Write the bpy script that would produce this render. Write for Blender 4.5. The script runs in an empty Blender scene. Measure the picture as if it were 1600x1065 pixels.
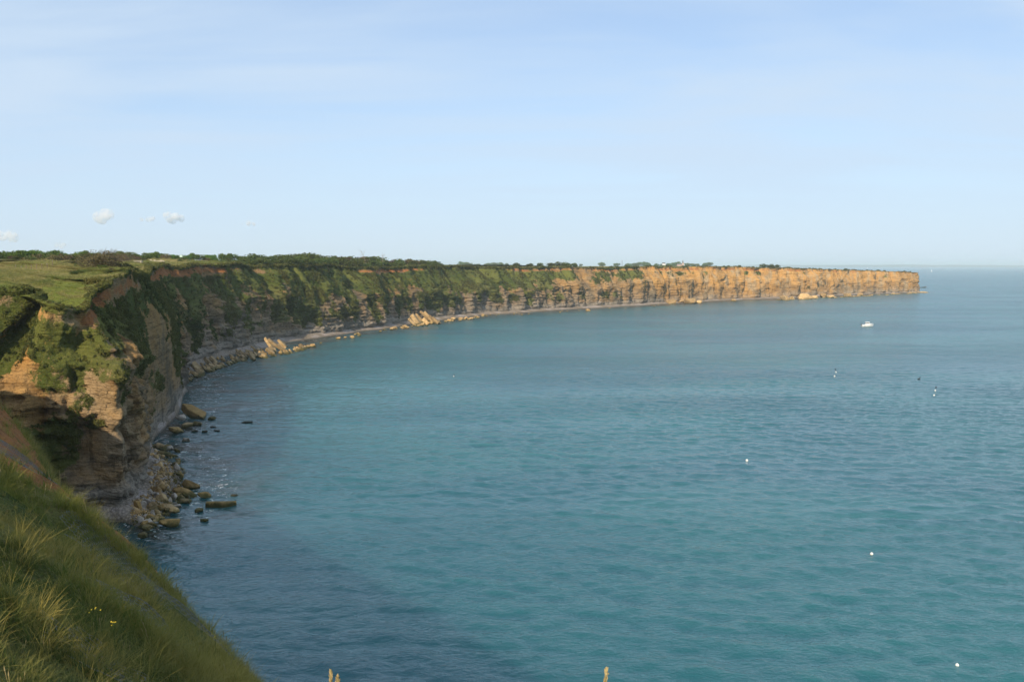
import bpy, bmesh, math, random
import numpy as np
from mathutils import Vector, Matrix, Euler

R = math.radians
scene = bpy.context.scene
COL = scene.collection
random.seed(7)
rng = np.random.default_rng(11)

# ------------------------------------------------------------------ camera
FPX, PX0, PY0, HOR, EYE = 1386.0, 800.0, 532.5, 414.0, 33.0
PITCH = math.atan((PY0 - HOR) / FPX)
cam_d = bpy.data.cameras.new("camera")
cam = bpy.data.objects.new("camera", cam_d)
COL.objects.link(cam)
cam.location = (0, 0, EYE)
cam.rotation_euler = (math.pi / 2 - PITCH, 0, 0)
cam_d.sensor_width = 36.0
cam_d.lens = 36.0 * FPX / 1600.0
cam_d.clip_start = 0.1
cam_d.clip_end = 90000
scene.camera = cam

# ------------------------------------------------------------------ sky, sun, exposure
SUN_AZ = math.atan2(-0.31, -0.95)          # direction towards the sun, clockwise from +Y
SUN_EL = R(31)
world = bpy.data.worlds.new("World")
scene.world = world
world.use_nodes = True
wn = world.node_tree
wn.nodes.clear()


def N(nt, kind, **kw):
    n = nt.nodes.new(kind)
    for k, v in kw.items():
        if k == 'inp':
            for kk, vv in v.items():
                n.inputs[kk].default_value = vv
        else:
            setattr(n, k, v)
    return n


def mathn(nt, op, a, b=None, c=None, clamp=False):
    n = nt.nodes.new('ShaderNodeMath')
    n.operation = op
    n.use_clamp = clamp
    for i, v in enumerate((a, b, c)):
        if v is None:
            continue
        if isinstance(v, (int, float)):
            n.inputs[i].default_value = v
        else:
            nt.links.new(v, n.inputs[i])
    return n.outputs[0]


def maprange(nt, v, a, b, c=0.0, d=1.0, smooth=True):
    n = nt.nodes.new('ShaderNodeMapRange')
    n.interpolation_type = 'SMOOTHSTEP' if smooth else 'LINEAR'
    nt.links.new(v, n.inputs[0])
    for i, x in enumerate((a, b, c, d)):
        n.inputs[i + 1].default_value = x
    return n.outputs[0]


def mixc(nt, fac, a, b, blend='MIX'):
    n = nt.nodes.new('ShaderNodeMix')
    n.data_type = 'RGBA'
    n.blend_type = blend
    for sock, v in ((n.inputs[0], fac), (n.inputs[6], a), (n.inputs[7], b)):
        if isinstance(v, (int, float)):
            sock.default_value = v
        elif isinstance(v, (tuple, list)):
            sock.default_value = (*v[:3], 1.0)
        else:
            nt.links.new(v, sock)
    return n.outputs[2]


def noise_tex(nt, vec, scale, detail=4, rough=0.55, dist=0.0, fac=True):
    n = nt.nodes.new('ShaderNodeTexNoise')
    n.inputs['Scale'].default_value = scale
    n.inputs['Detail'].default_value = detail
    n.inputs['Roughness'].default_value = rough
    n.inputs['Distortion'].default_value = dist
    if vec is not None:
        nt.links.new(vec, n.inputs['Vector'])
    return n.outputs['Fac' if fac else 'Color']


def mapping(nt, vec, scale=(1, 1, 1), rot=(0, 0, 0), loc=(0, 0, 0)):
    n = nt.nodes.new('ShaderNodeMapping')
    nt.links.new(vec, n.inputs['Vector'])
    n.inputs['Scale'].default_value = scale
    n.inputs['Rotation'].default_value = rot
    n.inputs['Location'].default_value = loc
    return n.outputs[0]


sky = N(wn, 'ShaderNodeTexSky', sky_type='NISHITA', sun_disc=False, sun_elevation=SUN_EL,
        sun_rotation=SUN_AZ, altitude=30, air_density=1.0, dust_density=0.3, ozone_density=2.0)
# thin high cirrus: streaks laid over the dome by direction
tc = N(wn, 'ShaderNodeTexCoord')
sep = N(wn, 'ShaderNodeSeparateXYZ')
wn.links.new(tc.outputs['Generated'], sep.inputs[0])
zz = mathn(wn, 'MAXIMUM', sep.outputs[2], 0.02)
zz = mathn(wn, 'ADD', zz, 0.10)
cx = mathn(wn, 'DIVIDE', sep.outputs[0], zz)
cy = mathn(wn, 'DIVIDE', sep.outputs[1], zz)
comb = N(wn, 'ShaderNodeCombineXYZ')
wn.links.new(cx, comb.inputs[0])
wn.links.new(cy, comb.inputs[1])
cv = mapping(wn, comb.outputs[0], scale=(0.55, 0.9, 1), rot=(0, 0, R(35)))
c1 = noise_tex(wn, cv, 0.9, 6, 0.5, 0.6)
cv2 = mapping(wn, comb.outputs[0], scale=(0.35, 1.6, 1), rot=(0, 0, R(28)), loc=(3.1, 1.7, 0))
c2 = noise_tex(wn, cv2, 1.3, 5, 0.55, 0.4)
veil = mathn(wn, 'ADD', mathn(wn, 'MULTIPLY', c1, 0.7), mathn(wn, 'MULTIPLY', c2, 0.3))
veil = maprange(wn, veil, 0.34, 0.64, 0.46, 0.97)
low = maprange(wn, sep.outputs[2], 0.02, 0.20)
veil = mathn(wn, 'ADD', mathn(wn, 'MULTIPLY', veil, low), mathn(wn, 'MULTIPLY', mathn(wn, 'SUBTRACT', 1.0, low), 0.86))
skyc = mixc(wn, 1.0, sky.outputs[0], (0.86, 0.98, 1.12), 'MULTIPLY')
SKY_VEIL = (4.8, 5.9, 7.2)
skyc = mixc(wn, veil, skyc, SKY_VEIL)
bg = N(wn, 'ShaderNodeBackground')
bg.inputs['Strength'].default_value = 0.115
wn.links.new(skyc, bg.inputs['Color'])
wo = N(wn, 'ShaderNodeOutputWorld')
wn.links.new(bg.outputs[0], wo.inputs['Surface'])

sun_d = bpy.data.lights.new("sun", 'SUN')
sun = bpy.data.objects.new("sun", sun_d)
COL.objects.link(sun)
sun_d.energy = 4.8
sun_d.angle = R(0.55)
sun_d.color = (1.0, 0.84, 0.62)
sdir = Vector((math.sin(SUN_AZ) * math.cos(SUN_EL), math.cos(SUN_AZ) * math.cos(SUN_EL), math.sin(SUN_EL)))
sun.rotation_euler = sdir.to_track_quat('Z', 'Y').to_euler()
sun.location = sdir * 300

scene.view_settings.view_transform = 'Standard'
scene.view_settings.look = 'None'
scene.view_settings.exposure = 0.18
scene.view_settings.gamma = 1.0
scene.view_settings.use_curve_mapping = False
scene.render.engine = 'CYCLES'
cy_ = scene.cycles
cy_.use_denoising = True
cy_.max_bounces = 9
cy_.diffuse_bounces = 2
cy_.glossy_bounces = 2
cy_.transmission_bounces = 2
cy_.volume_bounces = 8
cy_.transparent_max_bounces = 6
cy_.caustics_reflective = False
cy_.caustics_refractive = False


# ------------------------------------------------------------------ helpers: numbers
def pixdir(x, y):
    c, s = math.cos(PITCH), math.sin(PITCH)
    a, b = (x - PX0) / FPX, (PY0 - y) / FPX
    return np.array([a, c + b * s, -s + b * c])


def at_z(x, y, z=0.0):
    d = pixdir(x, y)
    t = (z - EYE) / d[2]
    return np.array([d[0] * t, d[1] * t, z])


def at_depth(x, y, Y):
    d = pixdir(x, y)
    t = Y / d[1]
    return np.array([d[0] * t, Y, EYE + d[2] * t])


def _h(ix, iy, iz, seed):
    h = (ix.astype(np.int64) * 374761393 + iy.astype(np.int64) * 668265263 + iz.astype(np.int64) * 2147483647 + seed * 1274126177) & 0xFFFFFFFF
    h = ((h ^ (h >> 13)) * 1274126177) & 0xFFFFFFFF
    h = ((h ^ (h >> 16)) * 2246822519) & 0xFFFFFFFF
    return ((h ^ (h >> 15)) & 0xFFFFFF) / float(0xFFFFFF)


def vn(x, y, z=0.0, seed=0):
    x, y, z = np.broadcast_arrays(np.asarray(x, float), np.asarray(y, float), np.asarray(z, float))
    ix, iy, iz = np.floor(x), np.floor(y), np.floor(z)
    fx, fy, fz = x - ix, y - iy, z - iz
    fx, fy, fz = [f * f * f * (f * (f * 6 - 15) + 10) for f in (fx, fy, fz)]
    r = 0
    for dx in (0, 1):
        for dy in (0, 1):
            for dz in (0, 1):
                w = (fx if dx else 1 - fx) * (fy if dy else 1 - fy) * (fz if dz else 1 - fz)
                r = r + w * _h(ix + dx, iy + dy, iz + dz, seed)
    return r * 2 - 1


def fbm(x, y, z=0.0, oct=4, seed=0, gain=0.5):
    a, s, t = 1.0, 0, 0
    for o in range(oct):
        k = 2.03 ** o
        s = s + a * vn(x * k, y * k, z * k, seed + o * 17)
        t += a
        a *= gain
    return s / t


def sstep(a, b, x):
    t = np.clip((x - a) / (b - a), 0, 1)
    return t * t * (3 - 2 * t)


# ------------------------------------------------------------------ helpers: objects
def mesh_np(name, verts, faces, mat=None, smooth=False, attrs=None):
    """faces: (n,k) int array, k = 3 or 4"""
    me = bpy.data.meshes.new(name)
    verts = np.asarray(verts, np.float32)
    faces = np.asarray(faces, np.int32)
    n, k = faces.shape
    me.vertices.add(len(verts))
    me.vertices.foreach_set('co', verts.ravel())
    me.loops.add(n * k)
    me.loops.foreach_set('vertex_index', faces.ravel())
    me.polygons.add(n)
    me.polygons.foreach_set('loop_start', np.arange(0, n * k, k, dtype=np.int32))
    me.polygons.foreach_set('use_smooth', np.full(n, smooth, dtype=bool))
    for an, av in (attrs or {}).items():
        at = me.attributes.new(an, 'FLOAT', 'POINT')
        at.data.foreach_set('value', np.asarray(av, np.float32).ravel())
    me.update(calc_edges=True)
    me.validate()
    if mat:
        me.materials.append(mat)
    return me


def link(name, me, parent=None, kind=None, label=None, cat=None, group=None, loc=None):
    o = bpy.data.objects.new(name, me)
    COL.objects.link(o)
    if parent is not None:
        o.parent = parent
    if loc is not None:
        o.location = loc
    for k, v in (('kind', kind), ('label', label), ('category', cat), ('group', group)):
        if v:
            o[k] = v
    return o


def grid_faces(nr, nc):
    i = np.arange(nr - 1)[:, None] * nc + np.arange(nc - 1)[None, :]
    return np.stack([i, i + 1, i + nc + 1, i + nc], -1).reshape(-1, 4)


def new_mat(name):
    m = bpy.data.materials.new(name)
    m.use_nodes = True
    nt = m.node_tree
    nt.nodes.clear()
    out = nt.nodes.new('ShaderNodeOutputMaterial')
    b = nt.nodes.new('ShaderNodeBsdfPrincipled')
    nt.links.new(b.outputs[0], out.inputs['Surface'])
    b.inputs['Specular IOR Level'].default_value = 0.25
    b.inputs['Roughness'].default_value = 0.9
    return m, nt, b


def attr(nt, name, kind='GEOMETRY'):
    n = nt.nodes.new('ShaderNodeAttribute')
    n.attribute_name = name
    n.attribute_type = kind
    return n.outputs['Fac']


def bump(nt, b, height, strength, dist):
    n = nt.nodes.new('ShaderNodeBump')
    n.inputs['Strength'].default_value = strength
    n.inputs['Distance'].default_value = dist
    nt.links.new(height, n.inputs['Height'])
    nt.links.new(n.outputs[0], b.inputs['Normal'])


def simple_mat(name, col, rough=0.6, spec=0.4, var=0.12, scale=3.0):
    m, nt, b = new_mat(name)
    t = nt.nodes.new('ShaderNodeTexCoord')
    f = noise_tex(nt, t.outputs['Object'], scale, 4)
    c = mixc(nt, f, tuple(x * (1 - var) for x in col), tuple(min(1, x * (1 + var)) for x in col))
    nt.links.new(c, b.inputs['Base Color'])
    b.inputs['Roughness'].default_value = rough
    b.inputs['Specular IOR Level'].default_value = spec
    return m


# ------------------------------------------------------------------ materials: terrain
def terrain_material():
    """limestone cliff with turf: driven by what grows or is exposed there (vertex masks)"""
    m, nt, b = new_mat('cliff_rock_and_turf')
    geo = nt.nodes.new('ShaderNodeNewGeometry')
    P = geo.outputs['Position']
    sp = nt.nodes.new('ShaderNodeSeparateXYZ')
    nt.links.new(P, sp.inputs[0])
    big = noise_tex(nt, P, 0.09, 4, 0.6)
    mid = noise_tex(nt, P, 0.45, 5, 0.6)
    fine = noise_tex(nt, P, 2.2, 5, 0.65)
    # bedding: noise squashed in the horizontal
    bed = noise_tex(nt, mapping(nt, P, scale=(0.10, 0.10, 1.5)), 1.0, 5, 0.65, 0.25)
    bed2 = noise_tex(nt, mapping(nt, P, scale=(0.55, 0.55, 3.2)), 1.0, 4, 0.6, 0.2)
    joint = noise_tex(nt, mapping(nt, P, scale=(0.7, 0.7, 0.12)), 1.0, 4, 0.6, 0.3)
    grey = mixc(nt, fine, (0.24, 0.21, 0.175), (0.46, 0.41, 0.34))
    tan = mixc(nt, mid, (0.165, 0.095, 0.036), (0.41, 0.26, 0.115))
    och = mixc(nt, mid, (0.50, 0.24, 0.062), (0.68, 0.42, 0.155))
    rock = mixc(nt, attr(nt, 'grey'), tan, grey)
    och = mixc(nt, maprange(nt, noise_tex(nt, mapping(nt, P, scale=(0.12, 0.12, 0.05)), 1.0, 5, 0.65), 0.47, 0.63), och, (0.48, 0.35, 0.20))
    rock = mixc(nt, attr(nt, 'ochre'), rock, och)
    dk = maprange(nt, bed, 0.36, 0.50, 0.45, 1.0)
    dk = mathn(nt, 'ADD', dk, mathn(nt, 'MULTIPLY', mathn(nt, 'SUBTRACT', 1.0, dk), mathn(nt, 'MULTIPLY', attr(nt, 'ochre'), 0.65)))
    rock = mixc(nt, 1.0, rock, dk, 'MULTIPLY')
    dk2 = maprange(nt, bed2, 0.33, 0.47, 0.50, 1.0)
    rock = mixc(nt, mathn(nt, 'SUBTRACT', 0.85, mathn(nt, 'MULTIPLY', attr(nt, 'ochre'), 0.5)), rock, dk2, 'MULTIPLY')
    dk3 = maprange(nt, joint, 0.34, 0.45, 0.5, 1.0)
    rock = mixc(nt, 0.75, rock, dk3, 'MULTIPLY')
    vor = nt.nodes.new('ShaderNodeTexVoronoi')
    vor.feature = 'DISTANCE_TO_EDGE'
    vor.inputs['Scale'].default_value = 1.0
    wv = nt.nodes.new('ShaderNodeVectorMath')
    wv.operation = 'MULTIPLY_ADD'
    nt.links.new(noise_tex(nt, P, 0.8, 3, 0.6, 0.0, False), wv.inputs[0])
    wv.inputs[1].default_value = (2.2, 2.2, 0.7)
    nt.links.new(mapping(nt, P, scale=(0.8, 0.8, 2.2)), wv.inputs[2])
    nt.links.new(wv.outputs[0], vor.inputs['Vector'])
    crack = maprange(nt, vor.outputs['Distance'], 0.0, 0.10, 0.30, 1.0)
    rock = mixc(nt, 0.30, rock, crack, 'MULTIPLY')
    lich = maprange(nt, big, 0.48, 0.66)
    rock = mixc(nt, mathn(nt, 'MULTIPLY', lich, mathn(nt, 'SUBTRACT', 0.7, mathn(nt, 'MULTIPLY', attr(nt, 'ochre'), 0.6))), rock, (0.10, 0.095, 0.075))
    earth = mixc(nt, mid, (0.30, 0.11, 0.035), (0.46, 0.21, 0.075))
    earth = mixc(nt, maprange(nt, fine, 0.45, 0.7), earth, (0.22, 0.10, 0.05))
    ef = mathn(nt, 'ADD', attr(nt, 'earth'), mathn(nt, 'MULTIPLY', mathn(nt, 'SUBTRACT', mid, 0.5), 0.9))
    rock = mixc(nt, maprange(nt, ef, 0.42, 0.58), rock, earth)
    g1 = mixc(nt, mid, (0.034, 0.056, 0.011), (0.105, 0.124, 0.025))
    g1 = mixc(nt, maprange(nt, fine, 0.52, 0.75), g1, (0.17, 0.15, 0.045))
    dry = mixc(nt, fine, (0.20, 0.17, 0.055), (0.36, 0.29, 0.12))
    grs = mixc(nt, attr(nt, 'dry'), g1, dry)
    lush = mixc(nt, fine, (0.10, 0.14, 0.02), (0.20, 0.21, 0.04))
    grs = mixc(nt, attr(nt, 'lush'), grs, lush)
    vf = mathn(nt, 'ADD', attr(nt, 'veg'), mathn(nt, 'MULTIPLY', mathn(nt, 'SUBTRACT', mid, 0.5), 0.8))
    vf = mathn(nt, 'ADD', vf, mathn(nt, 'MULTIPLY', mathn(nt, 'SUBTRACT', fine, 0.5), 0.5))
    vfac = maprange(nt, vf, 0.42, 0.56)
    col = mixc(nt, vfac, rock, grs)
    # tide line: weed and wet rock
    tz = mathn(nt, 'ADD', sp.outputs[2], mathn(nt, 'MULTIPLY', mathn(nt, 'SUBTRACT', mid, 0.5), 1.6))
    wet = maprange(nt, tz, 0.3, 1.3, 1.0, 0.0)
    col = mixc(nt, mathn(nt, 'MULTIPLY', wet, 0.8), col, (0.05, 0.048, 0.025))
    nt.links.new(col, b.inputs['Base Color'])
    b.inputs['Roughness'].default_value = 0.95
    b.inputs['Specular IOR Level'].default_value = 0.1
    h = mathn(nt, 'ADD', mathn(nt, 'MULTIPLY', bed2, 0.6), mathn(nt, 'MULTIPLY', fine, 0.6))
    h = mathn(nt, 'ADD', h, mathn(nt, 'MULTIPLY', joint, 0.4))
    h = mathn(nt, 'ADD', h, mathn(nt, 'MULTIPLY', crack, 0.08))
    bump(nt, b, h, 1.0, 0.9)
    return m


TERRAIN = terrain_material()


def shingle_material():
    m, nt, b = new_mat('shingle')
    geo = nt.nodes.new('ShaderNodeNewGeometry')
    P = geo.outputs['Position']
    v = nt.nodes.new('ShaderNodeTexVoronoi')
    v.inputs['Scale'].default_value = 2.6
    nt.links.new(P, v.inputs['Vector'])
    big = noise_tex(nt, P, 0.12, 4)
    c = mixc(nt, v.outputs['Color'], (0.20, 0.15, 0.10), (0.44, 0.36, 0.27))
    c = mixc(nt, maprange(nt, big, 0.4, 0.65), c, (0.48, 0.41, 0.36))
    c = mixc(nt, 0.7, c, maprange(nt, v.outputs['Distance'], 0.0, 0.9, 1.0, 0.35), 'MULTIPLY')
    sp = nt.nodes.new('ShaderNodeSeparateXYZ')
    nt.links.new(P, sp.inputs[0])
    wet = maprange(nt, sp.outputs[2], 0.1, 0.7, 1.0, 0.0)
    c = mixc(nt, mathn(nt, 'MULTIPLY', wet, 0.7), c, (0.07, 0.06, 0.04))
    nt.links.new(c, b.inputs['Base Color'])
    inv = mathn(nt, 'SUBTRACT', 1.0, v.outputs['Distance'])
    bump(nt, b, inv, 0.8, 0.25)
    return m


def sea_material():
    m, nt, b = new_mat('sea_water')
    geo = nt.nodes.new('ShaderNodeNewGeometry')
    P = geo.outputs['Position']
    big = noise_tex(nt, mapping(nt, P, scale=(0.011, 0.017, 1), rot=(0, 0, R(20))), 1.0, 4, 0.5, 0.5)
    deep = mixc(nt, maprange(nt, big, 0.38, 0.66), (0.013, 0.098, 0.122), (0.020, 0.130, 0.142))
    weed = noise_tex(nt, P, 0.075, 4, 0.6, 0.6)
    sh = attr(nt, 'shallow')
    reef = mathn(nt, 'MULTIPLY', sh, maprange(nt, weed, 0.40, 0.62, 0.25, 1.0))
    col = mixc(nt, reef, deep, (0.035, 0.034, 0.022))
    fo = noise_tex(nt, P, 0.9, 5, 0.7, 0.8)
    fm = mathn(nt, 'MULTIPLY', maprange(nt, sh, 0.80, 1.0), maprange(nt, fo, 0.57, 0.66))
    col = mixc(nt, fm, col, (0.62, 0.66, 0.66))
    nt.links.new(col, b.inputs['Base Color'])
    b.inputs['IOR'].default_value = 1.333
    b.inputs['Specular IOR Level'].default_value = 0.9
    rr = noise_tex(nt, mapping(nt, P, scale=(0.006, 0.02, 1), rot=(0, 0, R(12))), 1.0, 4, 0.55, 0.6)
    calm = maprange(nt, rr, 0.36, 0.62, 0.45, 1.0)
    w1 = noise_tex(nt, mapping(nt, P, scale=(0.09, 0.20, 1), rot=(0, 0, R(-14))), 1.0, 3, 0.5, 0.5)
    w2 = noise_tex(nt, mapping(nt, P, scale=(0.36, 0.62, 1), rot=(0, 0, R(16))), 1.0, 4, 0.55, 0.7)
    w3 = noise_tex(nt, mapping(nt, P, scale=(1.3, 2.3, 1), rot=(0, 0, R(-8))), 1.0, 3, 0.55, 0.4)
    h = mathn(nt, 'ADD', mathn(nt, 'MULTIPLY', mathn(nt, 'MULTIPLY', w1, attr(nt, 'rough')), 1.5), mathn(nt, 'MULTIPLY', w2, maprange(nt, attr(nt, 'rough'), 0, 1, 0.12, 1.5, False)))
    h = mathn(nt, 'ADD', h, mathn(nt, 'MULTIPLY', w3, 0.20))
    h = mathn(nt, 'MULTIPLY', h, calm)
    bump(nt, b, h, 1.0, 1.0)
    nt.links.new(maprange(nt, attr(nt, 'rough'), 0, 1, 0.13, 0.24, False), b.inputs['Roughness'])
    b.subsurface_method = 'BURLEY'
    b.inputs['Subsurface Weight'].default_value = 0.85
    b.inputs['Subsurface Radius'].default_value = (0.6, 1.0, 0.9)
    b.inputs['Subsurface Scale'].default_value = 40.0
    return m


# ------------------------------------------------------------------ the coast
# one station per row: foot of the cliff, rim, then masks along the coast
ST = []


def st(base, rim, inland, hb=0.55, fl=0.3, amp=1.5, lam=14, veg=0.8, earth=0.4, ochre=0.1, grey=0.6, rise=0.5, beach=4.0):
    ST.append(dict(b=np.array(base[:2], float), r=np.array(rim, float), i=np.array(inland, float) / np.hypot(*inland),
                   hb=hb, fl=fl, amp=amp, lam=lam, veg=veg, earth=earth, ochre=ochre, grey=grey, rise=rise, beach=beach))


NA = (-0.8, 0.6)
st((-190, 40), (-215, 62, 32), (-.8, .6), veg=.9, rise=1)
st((-120, 72), (-128, 96, 31), NA, veg=.9, earth=.5, rise=2)
st((-86, 92), at_depth(-60, 452, 113), NA, hb=.45, fl=.35, veg=.62, earth=.30, ochre=.7, grey=.2, rise=3.2, amp=2.0, lam=12)
st((-72, 101), at_depth(20, 449, 117), NA, hb=.45, fl=.35, veg=.58, earth=.30, ochre=.8, grey=.3, rise=3.4, amp=3.2, lam=11)
st((-65, 106), at_depth(52, 456, 116.5), NA, hb=.45, fl=.35, veg=.46, earth=.30, ochre=.9, grey=.3, rise=3.6, amp=3.2, lam=11)
st((-59, 110.5), at_depth(80, 470, 116), NA, hb=.5, fl=.4, veg=.62, earth=.35, ochre=.6, grey=.3, rise=5.8, amp=2.8, lam=11)
st((-54.5, 114), at_depth(110, 482, 117), NA, hb=.62, fl=.25, veg=.60, earth=.4, ochre=.5, grey=.5, rise=5.8, amp=1.4, lam=11)
st(at_z(205, 805), at_depth(135, 468, 121), NA, hb=.74, fl=.08, veg=.52, earth=.6, ochre=.2, grey=.6, rise=4.2, amp=.9, lam=10, beach=5)
st(at_z(228, 742), at_depth(150, 438, 133), NA, hb=.66, fl=.15, veg=.84, earth=.75, ochre=.35, grey=.5, rise=1.9, amp=2.2, lam=12, beach=6)
st(at_z(236, 692), at_depth(188, 430, 150), NA, hb=.4, fl=.2, veg=.86, earth=.6, ochre=.4, grey=.3, rise=1.3, amp=2.2, lam=12, beach=1)
st(at_z(268, 657), at_depth(212, 428, 166), NA, hb=.66, fl=.2, veg=.78, earth=.5, ochre=.45, grey=.3, rise=1.2, amp=1.1, lam=11, beach=4)
st(at_z(283, 628), at_depth(229, 426, 180), NA, hb=.70, fl=.2, veg=.76, earth=.5, ochre=.4, grey=.5, rise=1.2, amp=0.8, lam=11, beach=2)
st(at_z(285, 602), at_depth(234, 414, 250), (-.9, .35), hb=.45, fl=.3, veg=.7, earth=.85, ochre=.3, grey=.6, rise=.8, amp=2.0, lam=12, beach=2)


def far(px, py, rpy, inland, off=11, **kw):
    b = at_z(px, py)
    n = np.array(inland, float) / np.hypot(*inland)
    r = b[:2] + n * off
    z = EYE + (HOR - rpy) / FPX * r[1]
    st(b, (r[0], r[1], z), inland, **kw)


far(303, 574, 413, (-.97, .2), 11, hb=.5, fl=.3, veg=.62, earth=.95, ochre=.1, grey=.7, rise=1.6, amp=2.4, lam=14, beach=2)
far(350, 556, 413, (-.98, .1), 12, hb=.5, fl=.3, veg=.66, earth=.9, ochre=.1, grey=.8, rise=1.6, amp=3.0, lam=15, beach=2)
far(395, 546, 413.5, (-.97, .15), 13, hb=.5, fl=.28, veg=.72, earth=.6, ochre=.1, grey=.8, rise=1.6, amp=3.2, lam=15, beach=4)
far(445, 533, 414, (-.96, .2), 14, hb=.5, fl=.25, veg=.78, earth=.4, ochre=.05, grey=.7, rise=1.6, amp=3.4, lam=16, beach=4)
far(490, 527, 414, (-.95, .3), 15, hb=.48, fl=.25, veg=.86, earth=.2, ochre=.05, grey=.9, rise=1.5, amp=4.0, lam=18, beach=5)
far(545, 519, 414, (-.93, .35), 15, hb=.48, fl=.25, veg=.84, earth=.35, ochre=.05, grey=.8, rise=1.5, amp=4.0, lam=18, beach=5)
far(600, 511, 416, (-.92, .4), 15, hb=.48, fl=.25, veg=.74, earth=.6, ochre=.1, grey=.7, rise=1, amp=3.6, lam=20, beach=6)
far(645, 504, 416, (-.91, .42), 15, hb=.48, fl=.22, veg=.82, earth=.75, ochre=.15, grey=.5, rise=1, amp=3.8, lam=20, beach=6)
far(700, 497, 416, (-.90, .44), 15, hb=.48, fl=.2, veg=.86, earth=.5, ochre=.15, grey=.8, rise=0, amp=3.8, lam=21, beach=7)
far(745, 492, 416, (-.88, .48), 15, hb=.48, fl=.2, veg=.84, earth=.2, ochre=.1, grey=1, rise=-.3, amp=3.6, lam=22, beach=8)
far(820, 487, 418, (-.84, .54), 14, hb=.5, fl=.2, veg=.78, earth=.6, ochre=.25, grey=.9, rise=-.4, amp=3.8, lam=22, beach=9)
far(900, 482, 418, (-.80, .6), 13, hb=.5, fl=.2, veg=.62, earth=.5, ochre=.45, grey=.8, rise=-.4, amp=4.0, lam=22, beach=9)
far(975, 478, 418, (-.77, .64), 12, hb=.55, fl=.2, veg=.52, earth=.5, ochre=.5, grey=.7, rise=-.4, amp=4.2, lam=22, beach=9)
far(1050, 473.5, 417.5, (-.74, .67), 11, hb=.55, fl=.25, veg=.34, earth=.5, ochre=.8, grey=.4, rise=-.4, amp=6.1, lam=22, beach=9)
far(1130, 469, 417, (-.72, .69), 9, hb=.6, fl=.3, veg=.12, earth=.5, ochre=.9, grey=.3, rise=-.4, amp=6.5, lam=22, beach=11)
far(1200, 466.5, 418.5, (-.70, .71), 8, hb=.6, fl=.3, veg=.02, earth=.5, ochre=.9, grey=.3, rise=-.3, amp=6.8, lam=22, beach=11)
far(1265, 463.5, 420, (-.70, .71), 7, hb=.6, fl=.35, veg=-.1, earth=.45, ochre=.9, grey=.3, rise=-.3, amp=6.8, lam=20, beach=8)
far(1330, 460.5, 422, (-.70, .71), 6, hb=.6, fl=.4, veg=-.1, earth=.4, ochre=.9, grey=.3, rise=-.3, amp=6.1, lam=18, beach=5)
far(1395, 458, 424, (-.72, .69), 6, hb=.6, fl=.4, veg=-.1, earth=.4, ochre=.9, grey=.3, rise=-.3, amp=5.4, lam=18, beach=4)
far(1433, 456.6, 425.5, (-.85, .5), 4, hb=.6, fl=.4, veg=-.1, earth=.4, ochre=.8, grey=.4, rise=-.2, amp=1.2, lam=16, beach=4)
e = ST[-1]['b']
st(e + (6, 22), (e[0] + 2, e[1] + 23, 23.5), (-1, .1), veg=.3, ochre=.6, amp=1.0, lam=14)
st(e + (2, 60), (e[0] - 4, e[1] + 60, 24.5), (-1, -.1), veg=.4, ochre=.6, amp=2, lam=14)
st(e + (-40, 150), (e[0] - 48, e[1] + 150, 27), (-.95, -.2), veg=.5, ochre=.5, amp=2)
st(e + (-130, 330), (e[0] - 140, e[1] + 325, 29), (-.9, -.3), veg=.5, ochre=.5, amp=2)


def cat(P, u):
    """Catmull-Rom through rows of P at parameters u in [0, n-1]"""
    P = np.asarray(P, float)
    n = len(P)
    i = np.clip(np.floor(u).astype(int), 0, n - 2)
    t = (u - i)[:, None]
    p0, p1, p2, p3 = P[np.clip(i - 1, 0, n - 1)], P[i], P[i + 1], P[np.clip(i + 2, 0, n - 1)]
    return 0.5 * (2 * p1 + (p2 - p0) * t + (2 * p0 - 5 * p1 + 4 * p2 - p3) * t ** 2 + (-p0 + 3 * p1 - 3 * p2 + p3) * t ** 3)


SB = np.array([s['b'] for s in ST])
SR = np.array([s['r'] for s in ST])
SI = np.array([s['i'] for s in ST])
uu = np.linspace(0, len(ST) - 1, 6000)
bb = 0.5 * (cat(SB, uu) + cat(SR, uu)[:, :2])
seg = np.hypot(*np.diff(bb, axis=0).T)
mid_d = np.hypot(*(0.5 * (bb[1:] + bb[:-1])).T)
step = np.clip(mid_d * 0.0016, 0.22, 0.95)
step[np.arange(len(step)) < np.searchsorted(uu, 1.7)] = 1.5
step[np.arange(len(step)) > np.searchsorted(uu, len(ST) - 4.2)] = 2.5
dens = np.concatenate([[0], np.cumsum(seg / step)])
NCOL = int(dens[-1])
U = np.interp(np.linspace(0, dens[-1], NCOL), dens, uu)
arc = np.concatenate([[0], np.cumsum(seg)])
S = np.interp(U, uu, arc)                       # metres along the coast
CB, CR, CI = cat(SB, U), cat(SR, U), cat(SI, U)
CI /= np.linalg.norm(CI, axis=1)[:, None]
CR[:, 2] += 1.5 * fbm(S / 15, 0.7, 0, 4, 140) * sstep(6.5, 9, U) * sstep(32, 27, U)


def par(k):
    return np.interp(U, np.arange(len(ST)), [s[k] for s in ST])


P_ = {k: par(k) for k in ('hb', 'fl', 'amp', 'lam', 'veg', 'earth', 'ochre', 'grey', 'rise', 'beach')}
E = CR[:, :2] - CB
L = np.hypot(*E.T)
E = E / L[:, None]
phase = np.concatenate([[0], np.cumsum(np.diff(S) / (0.5 * (P_['lam'][1:] + P_['lam'][:-1])))])

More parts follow.
